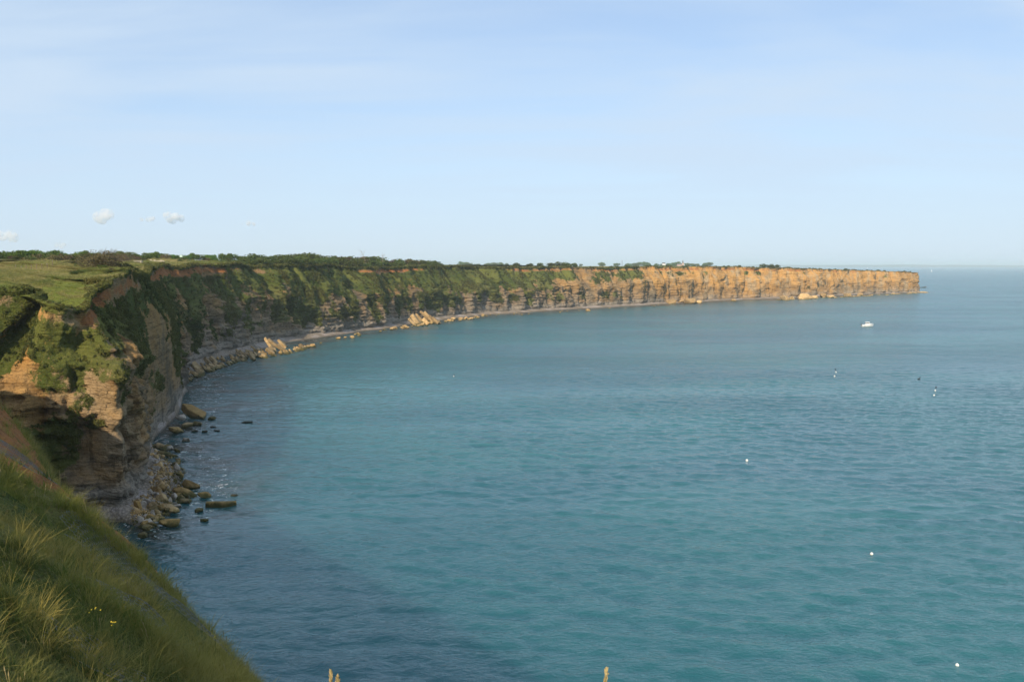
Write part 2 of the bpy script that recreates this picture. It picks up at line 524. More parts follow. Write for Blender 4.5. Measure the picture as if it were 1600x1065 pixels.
NW = 118
hrow = np.linspace(-0.05, 1.0, NW)[:, None]
Z0 = 0.6
zt = CR[:, 2][None, :]
Zw = Z0 + (zt - Z0) * hrow + 0 * CB[:, 0][None, :]
hh = hrow + 0 * zt
hb = np.clip(P_['hb'] + 0.24 * fbm(S / 24, 0.3, 0, 3, 41) * (0.25 + 0.75 * sstep(11.3, 13, U)), 0.25, 0.8)[None, :]
fl = P_['fl'][None, :]
hc = np.clip(hh, 0, 1)
g = np.where(hc < hb, fl * hc / hb, fl + (0.985 - fl) * np.clip((hc - hb) / (0.94 - hb), 0, 1) ** 0.9)
g = np.where(hc > 0.94, 0.985 + 0.015 * (hc - 0.94) / 0.06, g)
SS = S[None, :] + 0 * hh
PH = phase[None, :] + 0 * hh
up = sstep(0.0, 0.22, hc - hb)
rockm0 = 1 - 0.8 * up
# buttresses: ridged, skewed so that one flank is short; gullies open upwards
warp = 0.55 * vn(PH * 0.6, hc * 1.4, 0, 3)
ridge = 1 - 2 * np.abs(vn(PH + warp, hc * 0.55, 0, 5))
ridge2 = 1 - 2 * np.abs(vn(PH * 2.3 + warp, hc * 0.9 + 7, 0, 6))
farw = (0.7 * sstep(16.5, 20, U) + 0.3 * sstep(23.5, 27, U))[None, :]
PHW = PH * 0.92 + 0.75 * fbm(PH * 0.45, hc * 0.5, 0, 3, 14)
saw = PHW % 1.0
saw = np.where(saw < 0.60, saw / 0.60, (1 - saw) / 0.40) * 2 - 1
sawa = 0.65 + 0.5 * vn(np.floor(PHW) * 3.1, 0.5, 0, 15)
D = P_['amp'][None, :] * (0.85 * ridge + 0.42 * ridge2) * (0.55 + 0.45 * hc)
D = D * (1 - 0.55 * farw) + farw * P_['amp'][None, :] * 0.85 * saw * sawa * (0.75 + 0.25 * hc)
gully = np.clip(np.abs(vn(PH * 2.9, hc * 0.5, 0, 8)) - 0.10, None, 0.3) * 4
D += up * P_['amp'][None, :] * 0.35 * (gully - 0.6)
D += 1.7 * fbm(SS / 5.5, Zw / 4.5, 0, 4, 12)
D -= 1.3 * rockm0 * np.clip(0.16 - np.abs(vn(SS / 6.5 + 0.25 * vn(SS / 3, Zw / 3, 0, 18), Zw / 22, 0, 16)), 0, 1) / 0.16
D += 4.2 * fbm(SS / 44, 0.5, hc * 0.6, 2, 19) * (sstep(12.2, 14, U) * sstep(25, 22, U))[None, :]
nearw = (sstep(7.5, 8.5, U) * sstep(13, 11.8, U))[None, :]
D += sstep(13, 11.5, U)[None, :] * (1 - 0.35 * up) * (0.9 * fbm(SS / 2.3, Zw / 1.7, 0, 4, 44, 0.6) - 0.9 * np.clip(0.14 - np.abs(vn(SS / 3.1 + 0.3 * vn(SS, Zw / 2, 0, 46), Zw / 9, 0, 45)), 0, 1) / 0.14)
D += nearw * 1.5 * (1 - 2 * np.abs(vn(SS / 4.2 + 0.5 * hc, hc * 0.9, 0, 43)))
D += farw * 1.5 * (1 - 2 * np.abs(vn(SS / 6.0 + 0.3 * hc, hc * 0.35, 0, 13)))
# bedding planes
lay = Zw / 0.85 + 0.7 * vn(SS / 30, 0, 0, 21)
li = np.floor(lay)
lay_o = _h(li.astype(np.int64), np.zeros_like(li), np.zeros_like(li), 77) * 2 - 1
lay_v = vn(SS / 4.0, li * 3.7, 0, 22)
rockm = (1 - 0.75 * up) * (1 - 0.6 * sstep(23.5, 27, U)[None, :])
D += rockm * (0.36 * lay_o + 0.60 * lay_v)
blk = vn(SS / 1.3 + li * 5.1, li * 1.9, 0, 23)
D += rockm * 0.42 * np.sign(blk) * np.sqrt(np.abs(blk))
D += 0.25 * fbm(SS / 1.1, Zw / 0.9, 0, 3, 25)
# undercut notch near the middle, overhanging beds above
D += 0.8 * rockm * np.exp(-((hc - hb + 0.03) / 0.05) ** 2) * (0.5 + 0.5 * vn(SS / 12, 2, 0, 31))
D -= 0.7 * np.exp(-((hc - hb + 0.14) / 0.05) ** 2) * (0.5 + 0.5 * vn(SS / 12, 2, 0, 31))
# soil scarp and turf lip
D += np.where(hc > 0.985, 0.35, 0) - 0.35 * sstep(0.90, 0.95, hc) * (hc < 0.985)
D *= sstep(-0.05, 0.12, hh) * 0.75 + 0.25
off = g * L[None, :] - D
Xw = CB[:, 0][None, :] + E[:, 0][None, :] * off
Yw = CB[:, 1][None, :] + E[:, 1][None, :] * off
# plateau rows behind the rim
din = np.array([0.25, 0.6, 1.1, 1.8, 2.8, 4, 5.5, 7.5, 10, 13, 17, 22, 28, 35, 43, 52, 62.])[:, None]
Xi = Xw[-1][None, :] + CI[:, 0][None, :] * din
Yi = Yw[-1][None, :] + CI[:, 1][None, :] * din
rise = P_['rise'][None, :] * sstep(0, 45, din)
Zi = zt + rise + 0.30 * fbm(Xi / 6, Yi / 6, 0, 4, 51) * sstep(0, 3, din) + 0.10 * fbm(Xi / 1.5, Yi / 1.5, 0, 2, 52)
Zi += 0.15 * sstep(0, 1, din)
# the slumped bite in the near headland's turf
XX, YY, ZZ = np.vstack([Xw, Xi]), np.vstack([Yw, Yi]), np.vstack([Zw, Zi])
HH = np.vstack([hc, 1 + din + 0 * zt])
UP = np.vstack([up, 1 + 0 * Zi])
SSf = S[None, :] + 0 * HH
# masks
n1 = fbm(SSf / 9, ZZ / 9, 0, 3, 61)
n2 = fbm(SSf / 3.2, ZZ / 5, 0, 3, 62)
vegb = P_['veg'][None, :]
inl = HH > 1.0
soil = np.exp(-((HH - 0.93) / 0.055) ** 2)
n3 = fbm(SSf / 16, HH * 0.7, 0, 3, 63)
veg = vegb - 0.22 + 0.36 * UP + 0.55 * n1 + 0.30 * n2 + 0.55 * n3 - 0.85 * sstep(8.5, 3.5, ZZ + 3.5 * n3 + 1.5 * n2) + 0.10 * (sstep(12, 13.5, U) * sstep(24, 22, U))[None, :]
veg -= 0.75 * sstep(0.62, 0.50, HH + 0.25 * n2) * (sstep(5.5, 6.3, U) * sstep(9.5, 8.2, U))[None, :]
ridge_all = np.vstack([ridge, np.repeat(ridge[-1:], len(din), 0)])
veg -= 0.18 * ridge_all * (1 - UP)
earth = P_['earth'][None, :] * soil * 1.15 + 0.30 * n1 * soil + 0.22 * n2 * soil - 0.05
earth = np.where(inl, 0, earth)
veg = veg - 0.85 * np.clip(earth, 0, 1) * (1 - inl)
veg = np.where(inl, 1.4, veg)
ochre = np.clip(P_['ochre'][None, :] * (0.45 + 0.75 * sstep(0.05, 0.75, HH)) + 0.35 * n1, 0, 1)
grey = np.clip(P_['grey'][None, :] * (0.62 - 0.45 * sstep(0.2, 0.6, HH)) + 0.35 * n2, 0, 1)
grey = np.maximum(grey, 0.85 * sstep(6.5, 4.0, ZZ + 2.0 * n1))
ochre = np.minimum(ochre, sstep(3.0, 8.0, ZZ + 1.5 * n1) + (P_['ochre'] > .75)[None, :] * 0.8)
dry = np.where(inl, np.clip(0.25 + 0.7 * fbm(XX / 14, YY / 14, 0, 3, 66) + 0.25 * sstep(8, 30, HH), 0, 1), np.clip(0.12 + 0.4 * n1, 0, .5))
lush = np.clip(sstep(0.0, 0.3, UP * 0.3) * (0.15 + 0.6 * n1), 0, 1) * (HH < 12)
lush = np.where((U > 2)[None, :] & (U < 7.6)[None, :] & (HH > 1) & (HH < 18), 0.9, lush)
cliff_me = mesh_np('cliff', np.stack([XX, YY, ZZ], -1).reshape(-1, 3), grid_faces(*XX.shape)[:, ::-1], TERRAIN, smooth=True,
                   attrs=dict(veg=veg, earth=earth, ochre=ochre, grey=grey, dry=dry, lush=lush))
cliff = link('cliff', cliff_me, kind='structure', label='layered limestone sea cliff with turf slopes round the bay')

# ------------------------------------------------------------------ plateau behind the cliff
PL = np.stack([Xi[14], Yi[14]], -1)[::12]
PL = PL[(PL[:, 1] > -50)]
poly = np.vstack([PL, [[700, 2600], [-3000, 2600], [-3000, -300], [-320, -60]]])


def inside(px, py, poly):
    r = np.zeros(px.shape, bool)
    x1, y1 = poly[-1]
    for x2, y2 in poly:
        c = ((y1 > py) != (y2 > py))
        with np.errstate(divide='ignore', invalid='ignore'):
            xi = (x2 - x1) * (py - y1) / (y2 - y1 if y2 != y1 else 1e-9) + x1
        r ^= c & (px < xi)
        x1, y1 = x2, y2
    return r


def land_z(x, y):
    z = np.interp(y, [0, 60, 130, 200, 700, 780, 830, 915, 1064, 1300, 2600], [32.6, 32.4, 33.2, 34.4, 33.4, 31.4, 29.6, 27.4, 23.4, 27, 30])
    inl_ = np.clip((-x - 0.2 * y) / 900, 0, 1)
    z = z + inl_ * (33.4 - z) * (y > 600)
    return z + 0.35 * fbm(np.asarray(x) / 40, np.asarray(y) / 40, 0, 3, 71)


gx = np.concatenate([np.arange(-3000, -420, 60.), np.arange(-420, 520, 7.), np.arange(520, 760, 40.)])
gy = np.concatenate([np.arange(-300, 20, 40.), np.arange(20, 1250, 7.), np.arange(1250, 2601, 50.)])
GX, GY = np.meshgrid(gx, gy)
GZ = land_z(GX, GY) - 0.25
ins = inside(GX.ravel(), GY.ravel(), poly)
F = grid_faces(*GX.shape)
F = F[ins[F].all(1)]
V = np.stack([GX, GY, GZ], -1).reshape(-1, 3)
usedv, inv = np.unique(F, return_inverse=True)
V, F = V[usedv], inv.reshape(-1, 4)
pdry = np.clip(0.45 + 0.8 * fbm(V[:, 0] / 30, V[:, 1] / 30, 0, 3, 73), 0, 1)
one = np.ones(len(V))
plat_me = mesh_np('plateau', V, F, TERRAIN, True, dict(veg=one * 1.4, earth=one * 0, ochre=one * 0, grey=one * 0, dry=pdry, lush=one * 0))
link('plateau_ground', plat_me, kind='structure', label='grassy plateau behind the cliff edge')

# ------------------------------------------------------------------ the headland under the camera
EV = np.array([-0.606, 0.796])
EU = np.array([0.796, 0.606])


def edge_shift(v):
    return (-0.55 * np.clip(v - 112, 0, None) * 3 + 0.45 * np.sin(v / 6.0 + 0.6) * sstep(8, 16, v)
            - 0.165 * np.clip(-v, 0, None) - 0.62 * sstep(20, 8, v) - 0.12 * np.exp(-((v - 15) / 5) ** 2) - 0.25 * sstep(26, 36, v))


def near_z(u, v):
    uu_ = u - edge_shift(v)
    z = np.interp(uu_, [-80, -30, -12, -4, -1, 0, 1, 2, 3, 4, 4.65, 5.4, 6.2, 7.2, 9, 11, 13, 15, 17],
                  [32.2, 32.3, 32.2, 31.95, 31.6, 31.35, 30.85, 30.1, 29.25, 28.25, 27.45, 26.35, 24.9, 22.4, 17.5, 11.5, 6, 1.5, -3])
    hum = 0.30 * fbm(u / 2.6, v / 2.6, 0, 3, 81) + 0.12 * fbm(u / 0.8, v / 0.8, 0, 2, 82)
    hum = hum + 0.9 * fbm(u / 4, v / 4, z / 4, 3, 83) * sstep(6, 9, uu_)
    cam_keep = sstep(0.4, 2.2, np.hypot(u, v))
    return z + hum * cam_keep


un = np.concatenate([np.arange(-80, -14, 4.), np.arange(-14, 7, 0.22), np.arange(7, 17.2, 0.5)])
vnn = np.concatenate([np.arange(-70, -8, 3.), np.arange(-8, 80, 0.25), np.arange(80, 150, 2.)])
UG, VG = np.meshgrid(un, vnn)
# unseen far end is lengthened to shade the cliff across the cove
ZG = near_z(UG, VG)
XG = EU[0] * UG + EV[0] * VG
YG = EU[1] * UG + EV[1] * VG
ue = UG - edge_shift(VG)
nb = fbm(UG / 1.6, VG / 1.6, 0, 3, 85)
bare = sstep(1.2, 2.6, ue) * sstep(6.6, 5.2, ue) * sstep(13.5, 16, VG - 1.5 * nb) * sstep(60, 52, VG) * 1.1
bare = np.maximum(bare, sstep(6.5, 8.5, ue + nb))
near_me = mesh_np('headland', np.stack([XG, YG, ZG], -1).reshape(-1, 3), grid_faces(*XG.shape), TERRAIN, True,
                  dict(veg=1.3 - 1.3 * bare, earth=bare * 0.75 * (ue < 6.5) + 0.2 * bare * nb, ochre=bare * 0.7, grey=0 * bare, dry=np.clip(0.2 + 0.6 * nb, 0, 1), lush=0 * bare))
link('headland_ground', near_me, kind='structure', label='steep grassy brow of the near headland')

# ------------------------------------------------------------------ beach of shingle at the cliff foot
NBR = 9
wbe = (P_['beach'] * (1 + 0.35 * vn(S / 18, 0, 0, 91)))[None, :]
kk = np.linspace(-0.35, 1.25, NBR)[:, None]
Wd = kk * wbe
Xb = CB[:, 0][None, :] - E[:, 0][None, :] * Wd
Yb = CB[:, 1][None, :] - E[:, 1][None, :] * Wd
Zb = 1.7 - 2.0 * np.clip(kk, 0, 2) + 0.25 * fbm(Xb / 3, Yb / 3, 0, 3, 92) + 0 * Wd
sub = slice(None, None, 2)
SHINGLE = shingle_material()
beach_me = mesh_np('beach', np.stack([Xb[:, sub], Yb[:, sub], Zb[:, sub]], -1).reshape(-1, 3), grid_faces(NBR, Xb[:, sub].shape[1]), SHINGLE, True)
link('beach', beach_me, kind='structure', label='pale shingle strip along the foot of the cliff')

# ------------------------------------------------------------------ sea
ys = [58.0]
while ys[-1] < 380:
    ys.append(ys[-1] + max(0.26, (ys[-1] - 20) * 0.0030))
gx = np.concatenate([-np.geomspace(40000, 175, 12), np.arange(-165, 222, 0.55), np.arange(226, 560, 6.), np.geomspace(570, 40000, 14)])
gy = np.concatenate([[-6000, -1500, -400, -100, -20, 20, 45], ys, np.arange(ys[-1] + 3, 1150, 6.), np.geomspace(1160, 42000, 16)])
GX, GY = np.meshgrid(gx, gy)
WZ = np.zeros(GX.shape)
wm = sstep(50, 62, GY) * sstep(370, 130, GY) ** 0.8 * sstep(-165, -150, GX) * sstep(221, 205, GX)
wsel = wm > 0
wx, wy = GX[wsel], GY[wsel]
gust = 0.80 + 0.25 * fbm(wx / 34, wy / 22, 0, 3, 150)
wz = np.zeros(len(wx))
wr = np.random.default_rng(5)
for k in range(46):
    lam = 1.3 * (6.8 / 1.3) ** (k / 45.0) * (0.9 + 0.2 * wr.random())
    th = R(-104 + 34 * wr.normal())
    kk_ = 2 * math.pi / lam
    warpx = 0.9 * lam * vn(wx / (lam * 4.5), wy / (lam * 4.5), 0, 160 + k)
    ph = kk_ * (wx * math.cos(th) + wy * math.sin(th) + warpx) + wr.random() * 6.283
    env = 0.62 + 0.45 * vn(wx / (lam * 6), wy / (lam * 6), 3.3, 300 + k)
    sn = np.sin(ph)
    wz += 0.0078 * lam ** 0.72 * env * (sn + 0.22 * np.cos(2 * ph))
WZ[wsel] = wz * gust * wm[wsel] * 1.5
sx, sy = Xb[-2, ::6], Yb[-2, ::6]
shal = np.zeros(GX.shape)
msk = (GX > -140) & (GX < 560) & (GY > 20) & (GY < 1150)
gxy = np.stack([GX[msk], GY[msk]], -1)
dm = np.full(len(gxy), 1e9)
for k in range(0, len(sx), 40):
    d = np.hypot(gxy[:, 0:1] - sx[None, k:k + 40], gxy[:, 1:2] - sy[None, k:k + 40]).min(1)
    dm = np.minimum(dm, d)
wid = np.interp(gxy[:, 1], [60, 120, 220, 300, 420, 560, 1200], [16, 18, 30, 42, 30, 26, 20])
shal[msk] = sstep(1.0, 0.15, dm / wid)
sea_me = mesh_np('sea', np.stack([GX, GY, WZ], -1).reshape(-1, 3), grid_faces(*GX.shape), sea_material(), True, dict(shallow=shal, rough=1 - wm))
link('sea', sea_me, kind='structure', label='teal sea filling the bay out to the horizon')

# ------------------------------------------------------------------ haze: the air over the bay
hz = bpy.data.materials.new('haze_air')
hz.use_nodes = True
hz.node_tree.nodes.clear()
ho = hz.node_tree.nodes.new('ShaderNodeOutputMaterial')
hv = hz.node_tree.nodes.new('ShaderNodeVolumePrincipled')
hv.inputs['Color'].default_value = (0.80, 0.93, 1.0, 1)
hv.inputs['Density'].default_value = 0.0001
hv.inputs['Anisotropy'].default_value = 0.0
hz.node_tree.links.new(hv.outputs[0], ho.inputs['Volume'])
bmh = bmesh.new()
bmesh.ops.create_cube(bmh, size=1.0)
for v in bmh.verts:
    v.co = Vector((v.co.x * 86000, v.co.y * 60000 + 16000, -4 if v.co.z < 0 else 92))
mh = bpy.data.meshes.new('haze')
bmh.to_mesh(mh)
mh.materials.append(hz)
link('haze', mh, kind='stuff', label='thin blue sea haze over the bay')


# ------------------------------------------------------------------ vegetation materials
def leaf_material(name, dark, light, warm, transl=0.25, instancer=False):
    m, nt, b = new_mat(name)
    geo = nt.nodes.new('ShaderNodeNewGeometry')
    P = geo.outputs['Position']
    f = noise_tex(nt, P, 0.55, 4, 0.6)
    f2 = noise_tex(nt, P, 4.0, 3, 0.6)
    c = mixc(nt, maprange(nt, f, 0.3, 0.7), dark, light)
    c = mixc(nt, maprange(nt, f2, 0.5, 0.8), c, warm)
    if instancer:
        t = attr(nt, 'tint', 'INSTANCER')
        c = mixc(nt, t, c, warm)
    else:
        oi = nt.nodes.new('ShaderNodeObjectInfo')
        hs = nt.nodes.new('ShaderNodeHueSaturation')
        nt.links.new(c, hs.inputs['Color'])
        nt.links.new(mathn(nt, 'ADD', 0.475, mathn(nt, 'MULTIPLY', oi.outputs['Random'], 0.05)), hs.inputs['Hue'])
        nt.links.new(mathn(nt, 'ADD', 0.75, mathn(nt, 'MULTIPLY', oi.outputs['Random'], 0.5)), hs.inputs['Value'])
        c = hs.outputs[0]
    nt.links.new(c, b.inputs['Base Color'])
    b.inputs['Roughness'].default_value = 0.75
    tr = nt.nodes.new('ShaderNodeBsdfTranslucent')
    nt.links.new(c, tr.inputs['Color'])
    mx = nt.nodes.new('ShaderNodeMixShader')
    mx.inputs[0].default_value = transl
    nt.links.new(b.outputs[0], mx.inputs[1])
    nt.links.new(tr.outputs[0], mx.inputs[2])
    out = [n for n in nt.nodes if n.type == 'OUTPUT_MATERIAL'][0]
    nt.links.new(mx.outputs[0], out.inputs['Surface'])
    return m


LEAF_GREEN = leaf_material('shrub_leaf_green', (0.045, 0.075, 0.016), (0.105, 0.135, 0.030), (0.19, 0.16, 0.05), 0.3)
LEAF_BRIGHT = leaf_material('tree_leaf_green', (0.055, 0.115, 0.015), (0.125, 0.20, 0.028), (0.19, 0.20, 0.04), 0.35)
LEAF_BROWN = leaf_material('scrub_leaf_brown', (0.085, 0.070, 0.035), (0.16, 0.125, 0.058), (0.27, 0.20, 0.10), 0.3)
LEAF_CLIFF = leaf_material('cliff_plants', (0.036, 0.060, 0.014), (0.092, 0.118, 0.024), (0.20, 0.17, 0.045), 0.3, instancer=True)
BARK = simple_mat('bark', (0.10, 0.08, 0.06), 0.9, 0.1, 0.3)
DEADWOOD = simple_mat('dead_wood', (0.30, 0.26, 0.21), 0.9, 0.1, 0.3)


def leaf_quads(c, size, r, up=0.3, aspect=1.7):
    """one four-cornered leaf clump per centre, random attitude"""
    n = len(c)
    d = r.normal(size=(n, 3))
    d[:, 2] += up
    d /= np.linalg.norm(d, axis=1)[:, None]
    q = r.normal(size=(n, 3))
    s_ = np.cross(d, q)
    s_ /= np.linalg.norm(s_, axis=1)[:, None]
    sz = (size * (0.6 + 0.8 * r.random(n)))[:, None]
    a, b = d * sz * aspect * 0.5, s_ * sz * 0.5
    v = np.stack([c - a, c + b * 1.0 - a * 0.1, c + a, c - b - a * 0.1], 1).reshape(-1, 3)
    f = np.arange(4 * n).reshape(n, 4)
    return v, f


def tube(path, rad, sides=5):
    path = np.asarray(path, float)
    n = len(path)
    rad = np.broadcast_to(rad, (n,))
    vs = []
    for i in range(n):
        t = path[min(i + 1, n - 1)] - path[max(i - 1, 0)]
        t = t / (np.linalg.norm(t) + 1e-9)
        a = np.cross(t, [0.31, 0.95, 0.05])
        a /= np.linalg.norm(a) + 1e-9
        b = np.cross(t, a)
        for k in range(sides):
            w = 2 * math.pi * k / sides
            vs.append(path[i] + rad[i] * (math.cos(w) * a + math.sin(w) * b))
    fs = []
    for i in range(n - 1):
        for k in range(sides):
            k2 = (k + 1) % sides
            fs.append((i * sides + k, i * sides + k2, (i + 1) * sides + k2, (i + 1) * sides + k))
    return np.array(vs), np.array(fs)


def joinvf(parts):
    V_, F_, o = [], [], 0
    for v, f in parts:
        V_.append(v)
        F_.append(np.asarray(f) + o)
        o += len(v)
    return np.vstack(V_), np.vstack(F_)


def crown_mesh(name, seed, w, h, nlobes, nleaf, leaf, mat, lean=0.0, low=0.1):
    r = np.random.default_rng(seed)
    cs = []
    for k in range(nlobes):
        a = r.random() * 6.283
        q = math.sqrt(r.random()) * 0.42 * w
        zc = h * (low + (0.82 - low) * r.random() ** 0.8) * (1 - 0.35 * (q / (0.5 * w)) ** 2)
        rr = (0.16 + 0.14 * r.random()) * min(w, h * 1.3)
        n = int(nleaf / nlobes * (0.6 + 0.8 * r.random()))
        d = r.normal(size=(n, 3))
        d /= np.linalg.norm(d, axis=1)[:, None]
        rad = rr * (0.55 + 0.5 * r.random(n))[:, None]
        p = np.array([q * math.cos(a) + lean * zc, q * math.sin(a), zc]) + d * rad * np.array([1.15, 1.15, 0.85])
        cs.append(p)
    c = np.vstack(cs)
    c[:, 2] = np.clip(c[:, 2], 0.03 * h, h * 1.02)
    v, f = leaf_quads(c, leaf, r)
    return mesh_np(name, v, f, mat)


def trunk_mesh(name, seed, h, w, mat, n=5, r0=0.10, lean=0.0):
    r = np.random.default_rng(seed)
    parts = []
    for k in range(n):
        a = r.random() * 6.283
        tip = np.array([math.cos(a) * w * 0.32 + lean * h, math.sin(a) * w * 0.32, h * (0.6 + 0.25 * r.random())])
        mid_ = tip * np.array([0.35, 0.35, 0.5]) + r.normal(size=3) * 0.05 * h
        parts.append(tube([np.array([0, 0, -0.25]), mid_, tip], np.array([1, 0.6, 0.18]) * r0 * (h / 4) ** 0.7))
    return mesh_np(name, *joinvf(parts), mat)


SHRUB, TREE, BROWN = [], [], []
for k in range(7):
    w_, h_ = 4.6 + 0.5 * (k % 3), 3.4 + 0.35 * (k % 4)
    SHRUB.append((crown_mesh('shrub_crown', 100 + k, w_, h_, 15, 1500, 0.26, LEAF_GREEN, 0.12, 0.08), trunk_mesh('shrub_trunk', 200 + k, h_, w_, BARK, 6, 0.09, 0.12), w_, h_))
for k in range(5):
    w_, h_ = 5.5 + 0.6 * (k % 3), 5.2 + 0.5 * (k % 3)
    TREE.append((crown_mesh('tree_crown', 300 + k, w_, h_, 17, 1700, 0.32, LEAF_BRIGHT, 0.05, 0.22), trunk_mesh('tree_trunk', 400 + k, h_, w_, BARK, 6, 0.14, 0.05), w_, h_))
for k in range(4):
    w_, h_ = 4.4 + 0.5 * (k % 3), 3.0 + 0.3 * (k % 3)
    BROWN.append((crown_mesh('scrub_crown', 500 + k, w_, h_, 14, 1400, 0.22, LEAF_BROWN, 0.2, 0.06), trunk_mesh('scrub_trunk', 600 + k, h_, w_, BARK, 6, 0.08, 0.2), w_, h_))


def plant(name, var, loc, height, rotz, label, cat_, group, wide=1.0):
    cm, tm, w_, h_ = var
    k = height / h_
    e_ = bpy.data.objects.new(name, None)
    COL.objects.link(e_)
    e_.empty_display_size = 0.3
    e_.location = loc
    e_.rotation_euler = (0, 0, rotz)
    e_.scale = (k * wide, k * wide, k)
    e_['label'], e_['category'] = label, cat_
    if group:
        e_['group'] = group
    link('crown', cm, e_)
    link('trunk', tm, e_)
    return e_


# ground lookup from the built cliff mesh and plateau
from mathutils.bvhtree import BVHTree
dg_ = bpy.context.evaluated_depsgraph_get()


def bvh_of(me):
    vs = np.empty(len(me.vertices) * 3, np.float32)
    me.vertices.foreach_get('co', vs)
    fs = np.empty(len(me.polygons) * 4, np.int32)
    me.polygons.foreach_get('vertices', fs)
    return BVHTree.FromPolygons(vs.reshape(-1, 3).tolist(), fs.reshape(-1, 4).tolist())


BV = [bvh_of(m_) for m_ in (cliff_me, plat_me, near_me, beach_me)]


def ground(x, y, which=(0, 1), default=33.0):
    best = None
    for w in which:
        h_ = BV[w].ray_cast(Vector((x, y, 90)), Vector((0, 0, -1)))
        if h_[0] is not None and (best is None or h_[0].z > best):
            best = h_[0].z
    return default if best is None else best


rr = random.Random(3)
# -- the big wind-blown thorn on the near headland
p = at_depth(158, 420, 165)
big_t = crown_mesh('thorn_crown', 901, 9.6, 3.5, 34, 5200, 0.15, LEAF_BROWN, 0.35, 0.05)
TW = []
r_ = np.random.default_rng(77)
for k in range(170):
    x0, y0 = r_.normal() * 1.8, r_.normal() * 1.6
    tip = np.array([x0 * 1.7 + 1.3 + r_.normal() * 0.4, y0 * 1.7 + r_.normal() * 0.4, 3.55 * (1 - 0.055 * (x0 ** 2 + y0 ** 2) * 0.6) + r_.normal() * 0.15])
    TW.append(tube([np.array([x0 * 0.5, y0 * 0.5, -0.1]), np.array([x0 * 0.9, y0 * 0.9, 1.4]), tip], np.array([0.05, 0.035, 0.012]), 3))
thorn = bpy.data.objects.new('thorn_bush', None)
COL.objects.link(thorn)
thorn.location = (p[0], p[1], ground(p[0], p[1]) - 0.1)
thorn['label'] = 'broad brown wind-combed thorn bush standing alone on the near headland'
thorn['category'] = 'bush'
link('crown', big_t, thorn)
link('trunk', mesh_np('thorn_stems', *joinvf(TW), BARK), thorn)
for (qx, D_, hh_, lab) in ((196, 168, 1.9, 'low dark green bush at the right foot of the big brown thorn'), (208, 172, 1.3, 'smallest dark green bush right of the big brown thorn'), (121, 172, 1.6, 'low green bush at the left foot of the big brown thorn')):
    p = at_depth(qx, 418, D_)
    plant('bush', SHRUB[int(qx) % 7], (p[0], p[1], ground(p[0], p[1]) - 0.1), hh_, qx, lab, 'bush', None, 1.3)

for i in range(24):
    qx = rr.uniform(95, 222)
    D_ = np.interp(qx, [100, 135, 150, 188, 226], [140, 138, 142, 158, 186]) + rr.uniform(4, 30)
    p = at_depth(qx, 430, D_)
    zg = ground(p[0], p[1])
    if zg < 29:
        continue
    plant('bramble', rr.choice(SHRUB + BROWN), (p[0], p[1], zg - 0.15), rr.uniform(0.35, 0.9), rr.random() * 6, 'low bramble hummock on the turf in front of the big brown thorn', 'bramble', 'brambles on the near headland', 1.8)

# -- hedge behind the field on the left: brown scrub in front, taller green trees behind
HX = np.arange(-40, 385, 11.0)
n_front = n_back = 0


def nth(n):
    return f"{n}{'th' if 10 < n % 100 < 14 else {1: 'st', 2: 'nd', 3: 'rd'}.get(n % 10, 'th')}"


for i, hx in enumerate(HX):
    D_ = np.interp(hx, [-40, 120, 250, 400], [235, 268, 370, 470]) + rr.uniform(-4, 4)
    p = at_depth(hx + rr.uniform(-3, 3), 406, D_)
    if ground(p[0], p[1], default=-99) < 31.5:
        continue
    z = ground(p[0], p[1]) - 0.1
    if hx < 215 or i % 3 == 0:
        n_front += 1
        plant('scrub_bush', BROWN[i % 4] if i % 2 else SHRUB[i % 7], (p[0], p[1], z), rr.uniform(1.7, 2.7), rr.random() * 6.28,
              f'{nth(n_front)} from the left of the dark bushes in front of the skyline hedge', 'bush', 'front row of the hedge', 1.15)
    q = at_depth(hx + rr.uniform(-4, 4), 406, D_ + rr.uniform(9, 16))
    ty = np.interp(hx, [-40, 40, 110, 205, 290, 350, 385], [389, 388, 391, 392, 395, 394, 397])
    hz_ = EYE + (HOR - ty) / FPX * q[1]
    zg = ground(q[0], q[1])
    if zg < 31.5:
        continue
    n_back += 1
    plant('hedge_tree', TREE[i % 5], (q[0], q[1], zg - 0.1), max(2.2, (hz_ - zg) * rr.uniform(0.85, 1.08)), rr.random() * 6.28,
          f'{nth(n_back)} from the left of the bright green trees in the skyline hedge', 'tree', 'back row of the hedge', 1.1)

